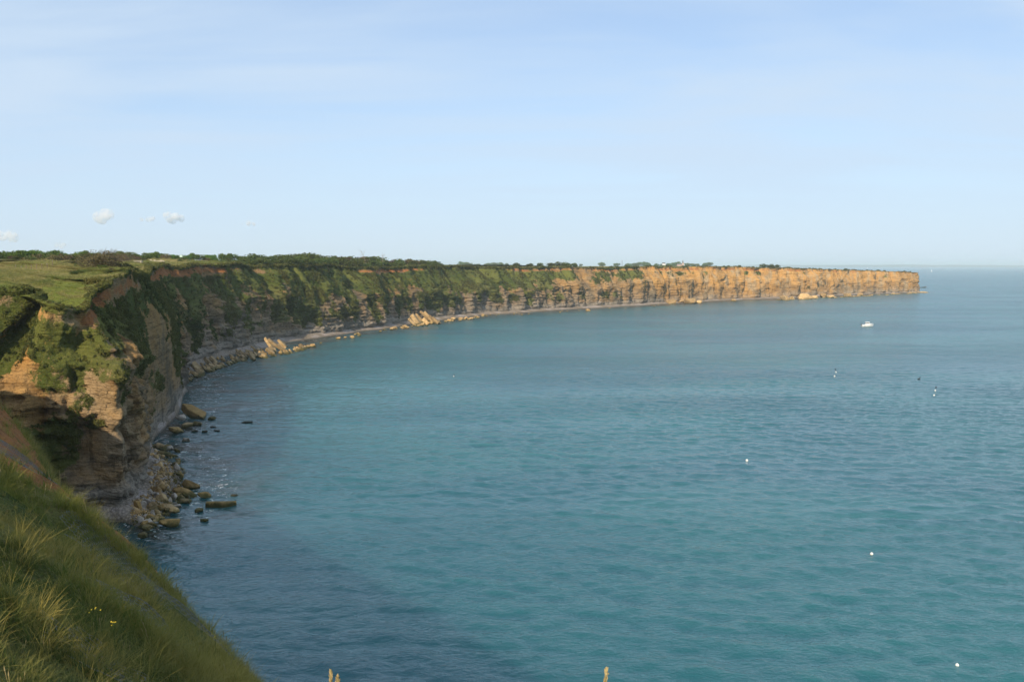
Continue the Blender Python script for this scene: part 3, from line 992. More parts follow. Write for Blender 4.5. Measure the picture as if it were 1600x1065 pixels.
# -- scrub crowning the rim in the middle of the bay
SKYX = [360, 385, 400, 425, 445, 460, 480, 500, 520, 545, 565, 590, 606, 612, 618, 640, 660, 690, 705, 718]
SKYY = [404, 402, 395, 398, 396, 392, 394, 398, 394, 395, 395, 401, 407, 410, 400, 402, 404, 407, 411, 414]
cols_px = PX0 + FPX * CR[:, 0] / CR[:, 1]
for i, sx_ in enumerate(np.arange(362, 716, 2.9)):
    ci = int(np.argmin(np.abs(cols_px[U > 14.5] - sx_))) + int((U <= 14.5).sum())
    dd = rr.choice([3, 5, 8, 12, 17, 22, 27])
    x_, y_ = Xw[-1, ci] + CI[ci, 0] * dd, Yw[-1, ci] + CI[ci, 1] * dd
    zg = ground(x_, y_)
    px_ = PX0 + FPX * x_ / y_
    top = EYE + (HOR - np.interp(px_, SKYX, SKYY)) / FPX * y_
    hgt = (top - zg) * (rr.uniform(0.75, 1.02) if dd > 10 else rr.uniform(0.35, 0.7))
    if hgt < 0.7 or zg < 30.5:
        continue
    hgt = min(hgt, 5.6)
    var = rr.choice(SHRUB + SHRUB + BROWN[:2])
    plant('clifftop_shrub', var, (x_, y_, zg - 0.15), hgt, rr.random() * 6.28,
          'rounded shrub in the dense scrub crowning the middle of the cliff', 'shrub', 'scrub crowning the middle of the cliff', rr.uniform(1.3, 1.9))

# -- dead trees in the gap of that scrub
def dead_tree(px_, D_, y0, y1, lab, seed, lean):
    ci = int(np.argmin(np.abs(cols_px[(U > 15) & (U < 25)] - px_))) + int((U <= 15).sum())
    p_ = (Xw[-1, ci] + CI[ci, 0] * 7, Yw[-1, ci] + CI[ci, 1] * 7)
    D_ = p_[1]
    zg = ground(p_[0], p_[1])
    top = EYE + (HOR - y1) / FPX * D_
    h_ = top - zg
    r = np.random.default_rng(seed)
    root = bpy.data.objects.new('dead_tree', None)
    COL.objects.link(root)
    root.location = (p_[0], p_[1], zg - 0.2)
    root['label'], root['category'] = lab, 'tree'
    link('trunk', mesh_np('dead_trunk', *tube([np.zeros(3), np.array([lean * h_ * .3, 0, h_ * .45]), np.array([lean * h_, 0.1, h_])], np.array([.16, .12, .05]), 6), DEADWOOD), root)
    parts = []
    for k in range(9):
        f = 0.35 + 0.6 * r.random()
        b0 = np.array([lean * h_ * f * .8, 0, h_ * f])
        d = r.normal(size=3) * np.array([1, 1, .4]) + np.array([lean, 0, .7])
        d /= np.linalg.norm(d)
        parts.append(tube([b0, b0 + d * h_ * .16, b0 + d * h_ * .3 + np.array([0, 0, h_ * .06])], np.array([.06, .045, .02]), 4))
    link('branches', mesh_np('dead_branches', *joinvf(parts), DEADWOOD), root)


dead_tree(586, 470, 404, 390, 'bare dead tree rising above the scrub on the skyline', 5, -0.35)
dead_tree(613, 478, 414, 397, 'pale dead trunk standing in the gap of the scrub', 6, -0.12)

# -- trees and shrubs farther along the rim and on the horizon
for i, (px_, D_, ty, lab) in enumerate([(806, 690, 411, 'small dark tree left of the dark copse on the far rim'), (828, 700, 412, 'low dark bush joining the dark copse on the far rim'),
                                        (846, 705, 410.5, 'leftmost tree of the dark copse on the far rim'), (860, 712, 410, 'second tree from the left in the dark copse on the far rim'),
                                        (872, 716, 409.5, 'tallest tree of the dark copse on the far rim'), (884, 722, 409.3, 'fourth tree from the left in the dark copse on the far rim'),
                                        (897, 726, 411, 'rightmost tree of the dark copse on the far rim')]):
    p = at_depth(px_, 418, D_)
    zg = ground(p[0], p[1]) - 0.1
    plant('copse_tree', SHRUB[i % 7], (p[0], p[1], zg), EYE + (HOR - ty) / FPX * D_ - zg + 0.3, i * 1.3, lab, 'tree', 'dark copse on the far rim', 1.45)
for i, (px_, D_, ty, lab) in enumerate([(1098, 800, 414.5, 'low bush on the rim before the orange cliff'), (1157, 850, 413.5, 'single blue-green bush on the rim above the orange cliff'),
                                        (1196, 880, 412, 'left bush of the clump above the orange cliff'), (1206, 886, 411.8, 'middle bush of the clump above the orange cliff'),
                                        (1219, 892, 413, 'right bush of the clump above the orange cliff'), (1324, 960, 419, 'low bush on the rim half way along the orange headland'),
                                        (1372, 1010, 421, 'low bush on the rim near the end of the headland'), (1425, 1068, 423.2, 'outermost bush at the tip of the headland')]):
    sel = (U > 22) & (U < len(ST) - 4.4)
    ci = int(np.argmin(np.abs(cols_px[sel] - px_))) + int(np.argmax(sel))
    p = (Xw[-1, ci] + CI[ci, 0] * 4, Yw[-1, ci] + CI[ci, 1] * 4)
    D_ = p[1]
    zg = ground(p[0], p[1]) - 0.1
    plant('rim_bush', SHRUB[(i + 2) % 7], (p[0], p[1], zg), min(5.0, max(1.2, EYE + (HOR - ty) / FPX * D_ - zg)), i * 0.9, lab, 'bush', None, 1.4)
for i in range(120):
    # low growth right on the rim of the far cliff
    ci = int(np.interp(rr.uniform(735, 1432), cols_px[U > 20], np.arange(NCOL)[U > 20])) if False else rr.randrange(int((U < 24).sum()), int((U < len(ST) - 5.2).sum()))
    dd = rr.uniform(1.2, 9)
    x_, y_ = Xw[-1, ci] + CI[ci, 0] * dd, Yw[-1, ci] + CI[ci, 1] * dd
    plant('rim_gorse', SHRUB[i % 7] if i % 4 else BROWN[i % 4], (x_, y_, ground(x_, y_) - 0.2), rr.uniform(0.8, 1.7), rr.random() * 6, 'low gorse tuft in the fringe along the far cliff rim', 'shrub', 'gorse fringe along the far rim', 1.8)

FT = []
for i in range(64):
    px_ = rr.choice([rr.uniform(714, 800), rr.uniform(905, 1060), rr.uniform(975, 1055), rr.uniform(1070, 1110)])
    D_ = rr.uniform(2300, 2500)
    ty = 410.5 + 1.5 * math.sin(px_ / 9) + rr.uniform(-.8, .8)
    p = at_depth(px_, 418, D_)
    zg = land_z(p[0], p[1]) - 0.4
    plant('far_tree', TREE[i % 5], (p[0], p[1], zg), EYE + (HOR - ty) / FPX * D_ - zg, rr.random() * 6, 'small blue-grey tree on the far horizon behind the cliff', 'tree', 'far trees on the horizon', 1.2)


# ------------------------------------------------------------------ scatter (plants nobody could count)
def variants(name, meshes):
    c = bpy.data.collections.new(name)
    for me in meshes:
        c.objects.link(bpy.data.objects.new(me.name, me))
    return c


def scatter(name, pts, rots, scl, tint, coll, label):
    me = bpy.data.meshes.new(name)
    me.vertices.add(len(pts))
    me.vertices.foreach_set('co', np.asarray(pts, np.float32).ravel())
    a = me.attributes.new('rot', 'FLOAT_VECTOR', 'POINT')
    a.data.foreach_set('vector', np.asarray(rots, np.float32).ravel())
    for k, v in (('scl', scl), ('tint', tint)):
        a = me.attributes.new(k, 'FLOAT', 'POINT')
        a.data.foreach_set('value', np.asarray(v, np.float32).ravel())
    o = link(name, me, kind='stuff', label=label)
    ng = bpy.data.node_groups.new(name + '_scatter', 'GeometryNodeTree')
    ng.interface.new_socket('Geometry', in_out='INPUT', socket_type='NodeSocketGeometry')
    ng.interface.new_socket('Geometry', in_out='OUTPUT', socket_type='NodeSocketGeometry')
    gi, go = ng.nodes.new('NodeGroupInput'), ng.nodes.new('NodeGroupOutput')
    ip = ng.nodes.new('GeometryNodeInstanceOnPoints')
    ci_ = ng.nodes.new('GeometryNodeCollectionInfo')
    ci_.inputs['Collection'].default_value = coll
    ci_.inputs['Separate Children'].default_value = True
    ci_.inputs['Reset Children'].default_value = True
    ip.inputs['Pick Instance'].default_value = True
    ar = ng.nodes.new('GeometryNodeInputNamedAttribute')
    ar.data_type = 'FLOAT_VECTOR'
    ar.inputs['Name'].default_value = 'rot'
    as_ = ng.nodes.new('GeometryNodeInputNamedAttribute')
    as_.data_type = 'FLOAT'
    as_.inputs['Name'].default_value = 'scl'
    e2r = ng.nodes.new('FunctionNodeEulerToRotation')
    ng.links.new(gi.outputs[0], ip.inputs['Points'])
    ng.links.new(ci_.outputs[0], ip.inputs['Instance'])
    ng.links.new(ar.outputs[0], e2r.inputs[0])
    ng.links.new(e2r.outputs[0], ip.inputs['Rotation'])
    ng.links.new(as_.outputs[0], ip.inputs['Scale'])
    ng.links.new(ip.outputs[0], go.inputs[0])
    md = o.modifiers.new('scatter', 'NODES')
    md.node_group = ng
    return o


# leafy mats hanging on the cliff
CL = []
for k in range(6):
    r = np.random.default_rng(700 + k)
    n = 46
    d = r.normal(size=(n, 3))
    d /= np.linalg.norm(d, axis=1)[:, None]
    c = d * (0.25 + 0.35 * r.random(n))[:, None] * np.array([1.1, 1.1, 0.8])
    v, f = leaf_quads(c, 0.24, r, 0.5, 2.2)
    CL.append(mesh_np('leaf_mat', v, f, LEAF_CLIFF))
MATS = variants('leaf_mats', CL)
def on_cells(pidx):
    i_, j_ = np.unravel_index(pidx, XX.shape)
    i2, j2 = np.minimum(i_ + 1, XX.shape[0] - 1), np.minimum(j_ + 1, XX.shape[1] - 1)
    a_, b_ = rng.random(len(pidx)), rng.random(len(pidx))
    q = []
    for A_ in (XX, YY, ZZ):
        q.append((1 - a_) * ((1 - b_) * A_[i_, j_] + b_ * A_[i_, j2]) + a_ * ((1 - b_) * A_[i2, j_] + b_ * A_[i2, j2]))
    return np.stack(q, -1)


area = np.ones_like(XX)
area[:-1, :-1] = np.hypot(np.hypot(np.diff(XX, axis=0)[:, :-1], np.diff(YY, axis=0)[:, :-1]), np.diff(ZZ, axis=0)[:, :-1]) * np.hypot(np.diff(XX, axis=1)[:-1], np.diff(YY, axis=1)[:-1])
area[-1] = 0
area[:, -1] = 0
dist = np.hypot(XX, YY)
bushy = sstep(-0.02, 0.22, fbm(SSf / 4 + 40, ZZ / 7, 0, 5, 64, 0.7) - 0.08 * UP)
wgt = area * sstep(0.35, 0.7, veg + 0.25 * n2) * (0.06 + bushy + (0.25 + 0.35 * sstep(12, 14, U))[None, :] * ((HH > 0.97) & (HH < 1.7))) * (HH <= 2.0) * (U > 1.6)[None, :] * (U < 29)[None, :] / (80 + dist) ** 1.5
pidx = rng.choice(wgt.size, size=30000, p=(wgt / wgt.sum()).ravel(), replace=True)
pts = on_cells(pidx)
dd_ = dist.ravel()[pidx]
scatter('cliff_plants', pts, rng.random((len(pts), 3)) * 6.28, (0.35 + 0.6 * rng.random(len(pts))) * np.interp(dd_, [100, 250, 600], [0.6, 1.0, 1.6]),
        np.clip(0.15 + 0.5 * fbm(pts[:, 0] / 9, pts[:, 1] / 9, pts[:, 2] / 9, 3, 95) + 0.25 * rng.random(len(pts)), 0, 1), MATS,
        'green plants clinging to the slopes of the cliff')


# grass tufts
def grass_material(name, dark, light, straw):
    m, nt, b = new_mat(name)
    geo = nt.nodes.new('ShaderNodeNewGeometry')
    f = noise_tex(nt, geo.outputs['Position'], 0.35, 3)
    c = mixc(nt, maprange(nt, f, 0.35, 0.65), dark, light)
    tip = attr(nt, 'tip')
    c = mixc(nt, mathn(nt, 'MULTIPLY', maprange(nt, tip, 0.3, 1.0), 0.45), c, straw)
    c = mixc(nt, attr(nt, 'tint', 'INSTANCER'), c, straw)
    nt.links.new(c, b.inputs['Base Color'])
    b.inputs['Roughness'].default_value = 0.6
    tr = nt.nodes.new('ShaderNodeBsdfTranslucent')
    nt.links.new(c, tr.inputs['Color'])
    mx = nt.nodes.new('ShaderNodeMixShader')
    mx.inputs[0].default_value = 0.35
    nt.links.new(b.outputs[0], mx.inputs[1])
    nt.links.new(tr.outputs[0], mx.inputs[2])
    out = [n for n in nt.nodes if n.type == 'OUTPUT_MATERIAL'][0]
    nt.links.new(mx.outputs[0], out.inputs['Surface'])
    return m


GRASS = grass_material('grass_blade', (0.040, 0.082, 0.022), (0.150, 0.185, 0.030), (0.46, 0.35, 0.09))  # wide tone spread and light straw paint golden sun highlights into shaded grass
TURF = grass_material('turf_blade', (0.10, 0.155, 0.026), (0.20, 0.235, 0.045), (0.44, 0.35, 0.15))


def tuft(name, seed, n, rad, h, w, lean, mat, seeds=0):
    r = np.random.default_rng(seed)
    V_, F_, T_ = [], [], []
    o = 0
    for k in range(n):
        a, q = r.random() * 6.283, rad * math.sqrt(r.random())
        base = np.array([q * math.cos(a), q * math.sin(a), -0.04])
        a2 = a + r.normal() * 0.9
        out = np.array([math.cos(a2), math.sin(a2), 0])
        hh_ = h * (0.55 + 0.65 * r.random())
        ln = lean * (0.3 + r.random())
        side = np.array([-out[1], out[0], 0]) * w * (0.7 + 0.6 * r.random())
        ts = [0, 0.4, 0.75, 1.0]
        for t in ts:
            c = base + np.array([0, 0, hh_ * t * (1 - 0.25 * ln * t)]) + out * hh_ * ln * t * t
            wd = (1 - t ** 1.5) * 0.5 + 0.03
            V_ += [c - side * wd, c + side * wd]
            T_ += [t, t]
        for j in range(3):
            F_.append((o + 2 * j, o + 2 * j + 1, o + 2 * j + 3, o + 2 * j + 2))
        o += 8
    for k in range(seeds):
        a, q = r.random() * 6.283, rad * math.sqrt(r.random())
        b0 = np.array([q * math.cos(a), q * math.sin(a), 0])
        hh_ = h * (1.35 + 0.7 * r.random())
        tip = b0 + np.array([r.normal() * 0.14 * h, r.normal() * 0.14 * h, hh_])
        v, f = tube([b0, b0 * .5 + tip * .5, b0 * .18 + tip * .82, b0 * .1 + tip * .9, tip], np.array([0.0016, 0.0014, 0.0035, 0.0075, 0.001]), 4)
        V_ += list(v)
        T_ += [1.6] * len(v)
        F_ += list(f + o)
        o += len(v)
    return mesh_np(name, np.array(V_), np.array(F_), mat, False, dict(tip=np.array(T_)))


GT = variants('grass_tufts', [tuft('grass_tuft', 800 + k, 30, 0.11, 0.165 + 0.025 * (k % 3), 0.0062, 0.75 + 0.2 * (k % 3), GRASS, 0) for k in range(6)])
NG = 42000
vv = rng.random(NG * 3) ** 1.25 * 66 - 4
uu_e = -9 + 15.4 * rng.random(NG * 3)
uq = uu_e + edge_shift(vv)
gxq, gyq = EU[0] * uq + EV[0] * vv, EU[1] * uq + EV[1] * vv
ang = gxq / np.maximum(gyq, 0.1)
ok_ = (gyq > 2.0) & (ang > -0.75) & (ang < 0.75) & (np.hypot(gxq, gyq) > 2.6)
nbq = fbm(uq / 1.6, vv / 1.6, 0, 3, 85)
bareq = sstep(1.2, 2.6, uu_e) * sstep(6.6, 5.2, uu_e) * sstep(13.5, 16, vv - 1.5 * nbq) * sstep(60, 52, vv)
ok_ &= rng.random(len(vv)) > bareq * 0.97
# thin where the netting shows
ok_ = np.nonzero(ok_)[0][:NG]
uq, vv, uu_e, gxq, gyq = uq[ok_], vv[ok_], uu_e[ok_], gxq[ok_], gyq[ok_]
gzq = near_z(uq, vv) - 0.02
clump = fbm(uq / 0.9, vv / 0.9, 0, 3, 97)
gs = (0.62 + 0.5 * rng.random(len(uq)) + 1.15 * np.clip(clump, -0.45, 0.7)) * np.interp(np.hypot(gxq, gyq), [4, 12, 40], [0.58, 0.82, 1.4])
lean_r = np.stack([rng.normal(size=len(uq)) * 0.22 - 0.18, rng.normal(size=len(uq)) * 0.22 + 0.22, rng.random(len(uq)) * 6.28], -1)
gt = np.clip(0.10 + 0.75 * fbm(uq / 1.7, vv / 1.7, 0, 3, 98) + 0.35 * np.clip(clump, 0, 1) + 0.12 * rng.random(len(uq)), 0, 0.9)
scatter('foreground_grass', np.stack([gxq, gyq, gzq], -1), lean_r, gs, gt, GT, 'rough green grass on the near brow')
GB = variants('tall_tufts', [tuft('tall_tuft', 840 + k, 60, 0.13, 0.30, 0.0058, 0.85, GRASS, 0) for k in range(5)])
cand = rng.choice(len(uq), 1500, replace=False, p=(np.clip(clump + 0.35, 0.02, 1) ** 2) / (np.clip(clump + 0.35, 0.02, 1) ** 2).sum())
scatter('tall_grass_tufts', np.stack([gxq, gyq, gzq], -1)[cand], lean_r[cand], (0.6 + 0.6 * rng.random(len(cand))) * np.interp(np.hypot(gxq, gyq)[cand], [4, 10, 30], [0.6, 0.9, 1.2]),
        np.clip(0.25 + 0.9 * fbm(uq[cand] / 2.2, vv[cand] / 2.2, 0, 2, 170) + 0.25 * rng.random(len(cand)), 0, 0.95), GB, 'taller golden tufts standing out of the near grass')
STRAW = grass_material('straw_stalk', (0.26, 0.20, 0.08), (0.34, 0.27, 0.11), (0.45, 0.36, 0.17))
SG = variants('seed_stalks', [tuft('seed_stalk', 860 + k, 3, 0.05, 0.22, 0.004, 0.5, STRAW, 3) for k in range(4)])
sel = rng.choice(len(uq), 520, replace=False)
scatter('dry_grass_stalks', np.stack([gxq, gyq, gzq], -1)[sel], lean_r[sel] * np.array([0.6, 0.6, 1]), gs[sel] * np.interp(np.hypot(gxq, gyq)[sel], [5, 14], [0.55, 0.85]), rng.random(len(sel)), SG, 'pale dry seed stalks in the near grass')

# turf on the near headland tops and along the rim
TT = variants('turf_tufts', [tuft('turf_tuft', 880 + k, 22, 0.22, 0.34, 0.022, 0.8, TURF, 0) for k in range(5)])
wgt2 = area * (HH > 1.0) * (HH < 45) * (U > 1.8)[None, :] * (U < 17)[None, :] / (60 + dist) ** 1.8
pidx = rng.choice(wgt2.size, size=26000, p=(wgt2 / wgt2.sum()).ravel(), replace=True)
pts = on_cells(pidx)
hhp = HH.ravel()[pidx]
tnt = np.clip(dry.ravel()[pidx] * 0.6 + 0.05 + 0.7 * fbm(pts[:, 0] / 5, pts[:, 1] / 5, 0, 3, 99), 0, 0.95)
scatter('clifftop_turf', pts, np.stack([rng.normal(size=len(pts)) * 0.2, rng.normal(size=len(pts)) * 0.2, rng.random(len(pts)) * 6.28], -1),
        (0.6 + 0.8 * rng.random(len(pts))) * np.interp(dist.ravel()[pidx], [110, 350], [0.8, 1.5]) * np.interp(hhp, [1, 1.5, 12], [1.4, 0.8, 1.1]) * (1 + 0.9 * np.clip(fbm(pts[:, 0] / 3.5, pts[:, 1] / 3.5, 0, 3, 171), -0.5, 0.8)), tnt, TT, 'green and straw-coloured turf on the clifftop')


# ------------------------------------------------------------------ rocks
def rock_material(name, dark, light, weed=(0.05, 0.055, 0.012), weed_z=0.9):
    m, nt, b = new_mat(name)
    geo = nt.nodes.new('ShaderNodeNewGeometry')
    P = geo.outputs['Position']
    sp = nt.nodes.new('ShaderNodeSeparateXYZ')
    nt.links.new(P, sp.inputs[0])
    f = noise_tex(nt, P, 0.9, 5, 0.65)
    f2 = noise_tex(nt, P, 5.0, 4, 0.65)
    oi = nt.nodes.new('ShaderNodeObjectInfo')
    c = mixc(nt, maprange(nt, f, 0.3, 0.7), dark, light)
    c = mixc(nt, mathn(nt, 'MULTIPLY', maprange(nt, f2, 0.5, 0.72), 0.6), c, tuple(x * 0.45 for x in dark))
    c = mixc(nt, 1.0, c, maprange(nt, oi.outputs['Random'], 0, 1, 0.65, 1.25, False), 'MULTIPLY')
    tz = mathn(nt, 'ADD', sp.outputs[2], mathn(nt, 'MULTIPLY', mathn(nt, 'SUBTRACT', f, 0.5), 2.0))
    c = mixc(nt, maprange(nt, tz, weed_z * 0.3, weed_z * 1.5, 0.85, 0.0), c, weed)
    nt.links.new(c, b.inputs['Base Color'])
    b.inputs['Roughness'].default_value = 0.85
    h = mathn(nt, 'ADD', f, mathn(nt, 'MULTIPLY', f2, 0.5))
    bump(nt, b, h, 0.8, 0.3)
    return m


ROCK_TAN = rock_material('fallen_limestone', (0.23, 0.15, 0.065), (0.46, 0.325, 0.165))
ROCK_OCH = rock_material('ochre_limestone', (0.36, 0.21, 0.075), (0.60, 0.43, 0.22), (0.16, 0.13, 0.035), 0.6)
ROCK_WEED = rock_material('weedy_boulder', (0.24, 0.145, 0.045), (0.40, 0.26, 0.095), (0.045, 0.055, 0.012), 0.7)
ROCK_PALE = rock_material('pale_boulder', (0.30, 0.25, 0.20), (0.46, 0.40, 0.33), (0.10, 0.09, 0.05), 0.4)
ROCK_DARK = rock_material('dark_wet_rock', (0.045, 0.04, 0.028), (0.10, 0.085, 0.055), (0.02, 0.022, 0.01), 0.5)


def hull_rock(name, seed, dims, mat, boxy=0.5, n=26, chips=0.14):
    r = np.random.default_rng(seed)
    d = r.normal(size=(n, 3))
    d /= np.linalg.norm(d, axis=1)[:, None]
    cube = d / np.abs(d).max(1)[:, None]
    p = (d * (1 - boxy) + cube * boxy * 0.85) * (1 + chips * r.normal(size=n)[:, None])
    p = p * np.array(dims) * 0.5
    bm = bmesh.new()
    vs = [bm.verts.new(q) for q in p]
    res = bmesh.ops.convex_hull(bm, input=vs)
    bmesh.ops.delete(bm, geom=[v for v in bm.verts if not v.link_faces], context='VERTS')
    bmesh.ops.bevel(bm, geom=list(bm.edges), offset=0.035 * min(dims), segments=1, affect='EDGES')
    me = bpy.data.meshes.new(name)
    bm.to_mesh(me)
    bm.free()
    me.materials.append(mat)
    return me


def slab_rock(name, seed, dims, mat):
    """a broken bed of limestone: flat top and bottom, ragged ends"""
    r = np.random.default_rng(seed)
    ang_ = np.sort(r.random(9) * 6.283)
    prof = [(math.cos(a) / max(abs(math.cos(a)), abs(math.sin(a))) ** .8, math.sin(a) / max(abs(math.cos(a)), abs(math.sin(a))) ** .8) for a in ang_]
    bm = bmesh.new()
    top, bot = [], []
    for (x, y) in prof:
        j = 1 + 0.12 * r.normal()
        j2 = j * (1 + 0.06 * r.normal())
        top.append(bm.verts.new((x * j * dims[0] / 2, y * j * dims[1] / 2, dims[2] / 2 * (1 + .15 * r.normal()))))
        bot.append(bm.verts.new((x * j2 * dims[0] / 2, y * j2 * dims[1] / 2, -dims[2] / 2 * (1 + .15 * r.normal()))))
    bmesh.ops.convex_hull(bm, input=top + bot)
    bmesh.ops.delete(bm, geom=[v for v in bm.verts if not v.link_faces], context='VERTS')
    bmesh.ops.bevel(bm, geom=list(bm.edges), offset=0.05 * dims[2], segments=1, affect='EDGES')
    me = bpy.data.meshes.new(name)
    bm.to_mesh(me)
    bm.free()
    me.materials.append(mat)
    return me


def rock(px_, py_, size, lab, mat, rot=(0, 0, 0), z=0.0, kind='boulder', group=None, seed=None, mesh=None, cat_='rock', name=None):
    p_ = at_z(px_, py_, z)
    seed = int(px_ * 7 + py_) if seed is None else seed
    me = mesh or (slab_rock if kind == 'slab' else hull_rock)(kind, seed, size, mat)
    o = link(name or {'slab': 'rock_slab', 'stone': 'shore_rock', 'reef_rock': 'reef_rock'}.get(kind, kind), me, label=lab, cat=cat_, group=group, loc=p_, kind='thing')
    o.rotation_euler = [R(a) for a in rot]
    return o


T, W, PA, DK, OC = ROCK_TAN, ROCK_WEED, ROCK_PALE, ROCK_DARK, ROCK_OCH
# shore of the near headland, from the photograph
rock(287, 769, (4.2, 1.7, 1.5), 'largest rust-brown long boulder on the pebbles below the near headland', W, (5, 14, -14), 0.5)
rock(299, 758, (3.2, 1.7, 1.4), 'olive-topped boulder lying behind the large rust-brown one', W, (-4, 16, -20), 0.6)
rock(320, 773, (2.0, 1.3, 1.0), 'small dark brown boulder at the seaward end of the rust-brown pair', W, (0, 12, 20), 0.3)
rock(345, 788, (4.7, 1.2, 0.8), 'long low weedy ledge of rock reaching into the sea', W, (0, 2, 3), 0.2, 'slab')
rock(265, 817, (2.8, 1.8, 1.5), 'green-brown boulder standing alone at the edge of the pebbles', W, (0, 10, 30), 0.3)
rock(310, 797, (1.3, 1.0, 0.8), 'tan boulder between the low ledge and the pebbles', T, (0, 0, 10), 0.15)
rock(288, 783, (1.9, 1.2, 0.7), 'flat tan rock in front of the rust-brown boulder', T, (0, 4, 0), 0.3)
rock(304, 646, (6.2, 2.4, 1.7), 'big tilted slab sloping into the sea off the second buttress', W, (8, 24, -18), 0.9, 'slab')
rock(331, 654, (1.9, 1.4, 1.0), 'tan rock at the sea end of the big tilted slab', T, (0, 6, 0), 0.2)
rock(283, 652, (2.4, 1.8, 1.5), 'pale grey boulder beside the big tilted slab', PA, (10, 0, 30), 0.9)
rock(308, 661, (2.2, 1.5, 1.1), 'tan block in front of the big tilted slab', T, (0, 5, 0), 0.4)
rock(292, 664, (2.6, 1.7, 1.3), 'brown block at the foot of the second buttress', T, (6, 8, 40), 0.6)
rock(276, 672, (3.2, 2.0, 1.6), 'brown block nearest the cave in the notch', W, (0, 18, 60), 0.6)
rock(291.7, 688, (1.9, 1.5, 1.1), 'round pale boulder alone in the water of the notch', PA, (0, 0, 0), 0.15)
rock(387, 659.5, (2.7, 1.1, 0.5), 'flat black rock awash well off the shore', DK, (0, 0, 4), 0.08)
rock(333, 667, (1.6, 1.0, 0.5), 'low brown rock awash off the tilted slab', DK, (0, 0, 0), 0.1)
rock(319.5, 674, (1.2, 0.8, 0.5), 'smallest brown rock awash in the notch', DK, (0, 0, 20), 0.08)
rock(338, 673, (1.5, 0.8, 0.4), 'outer low brown rock awash in the notch', DK, (0, 0, -10), 0.08)
rock(304, 673, (1.3, 0.9, 0.5), 'inner low brown rock awash in the notch', DK, (0, 0, 15), 0.1)
rock(252, 698, (2.8, 1.6, 1.2), 'tan leaning block above the green weed rocks', T, (0, 20, -10), 0.7)
rock(257, 708, (2.6, 1.8, 0.9), 'bright green weed-covered rock on the shore', ROCK_WEED, (0, 4, 0), 0.3)
rock(268, 712, (2.0, 1.4, 0.7), 'dark green weedy rock at the water edge', ROCK_WEED, (0, 4, 40), 0.2)
rock(247, 717, (1.5, 1.2, 0.9), 'dark rock against the cliff by the green weed rocks', DK, (0, 0, 0), 0.5)
rock(255, 723, (1.4, 1.2, 0.9), 'small round tan boulder below the green weed rocks', T, (0, 0, 0), 0.5)
rock(245, 733, (2.9, 1.9, 1.5), 'broad grey-topped boulder against the cliff foot', PA, (0, 8, 0), 0.9)
rock(257, 741, (3.0, 1.9, 1.4), 'brown broken boulder in front of the grey-topped one', W, (8, 10, 20), 0.6)
rock(278, 741, (2.1, 1.5, 0.9), 'dark green boulder half in the water', W, (0, 6, -20), 0.2)
rock(232, 745, (1.7, 1.4, 1.5), 'orange-brown boulder tucked under the cliff corner', OC, (0, 0, 15), 1.0)
rock(253, 759, (2.2, 1.6, 1.2), 'tan boulder on the pebbles left of the olive-topped one', T, (0, 6, 0), 0.7)
rock(239, 766, (1.2, 1.0, 1.1), 'upright cream boulder on the pebbles by the cliff', OC, (0, 0, 0), 0.9)
rock(366, 774, (1.0, 0.7, 0.45), 'small brown rock in the sea beyond the low ledge', DK, (0, 0, 0), 0.08)
rock(318, 813, (1.2, 0.9, 0.5), 'dark green rock awash in front of the low ledge', W, (0, 0, 0), 0.1)
rock(231, 824, (1.5, 1.1, 0.9), 'tan boulder at the near end of the pebbles', T, (0, 0, 30), 0.3)
rock(223, 836, (1.3, 1.0, 0.8), 'nearest boulder, half hidden by the grassy brow', T, (0, 0, 0), 0.3)
rock(262, 792, (2.2, 1.6, 0.9), 'flat ochre boulder in the middle of the pebbles', OC, (0, 4, 12), 0.5)
rock(272, 797, (1.7, 1.2, 0.8), 'ochre boulder beside the flat one amid the pebbles', OC, (4, 0, 60), 0.4)
rock(245, 806, (1.0, 0.8, 0.6), 'orange stone low on the pebbles', OC, (0, 0, 0), 0.3)
# smaller stones between them
VR = [hull_rock('stone', 40 + k, (1.0, 0.8, 0.65), (T, W, PA, OC)[k % 4]) for k in range(8)]
for i in range(230):
    t_ = rr.random()
    px_ = rr.uniform(212, 322) if t_ < 0.8 else rr.uniform(232, 285)
    py_ = rr.uniform(765, 828) if t_ < 0.8 else rr.uniform(690, 760)
    if px_ > 225 + (830 - py_) * 1.25 and py_ > 765:
        continue
    p_ = at_z(px_, py_, 0.4)
    zg = ground(p_[0], p_[1], (3, 0), 0.0)
    if zg > 2.2:
        continue
    o = rock(px_, py_, None, 'small stone among the pebbles below the near headland', None, (rr.random() * 360, rr.random() * 360, rr.random() * 360), 0.4, 'stone', 'stones on the pebble shore', mesh=VR[i % 8])
    k = rr.uniform(0.35, 1.5) if i % 3 else rr.uniform(1.0, 1.9)
    o.scale = (k, k, k * 0.8)
    o.location.z = max(0.0, zg + 0.12 * k)

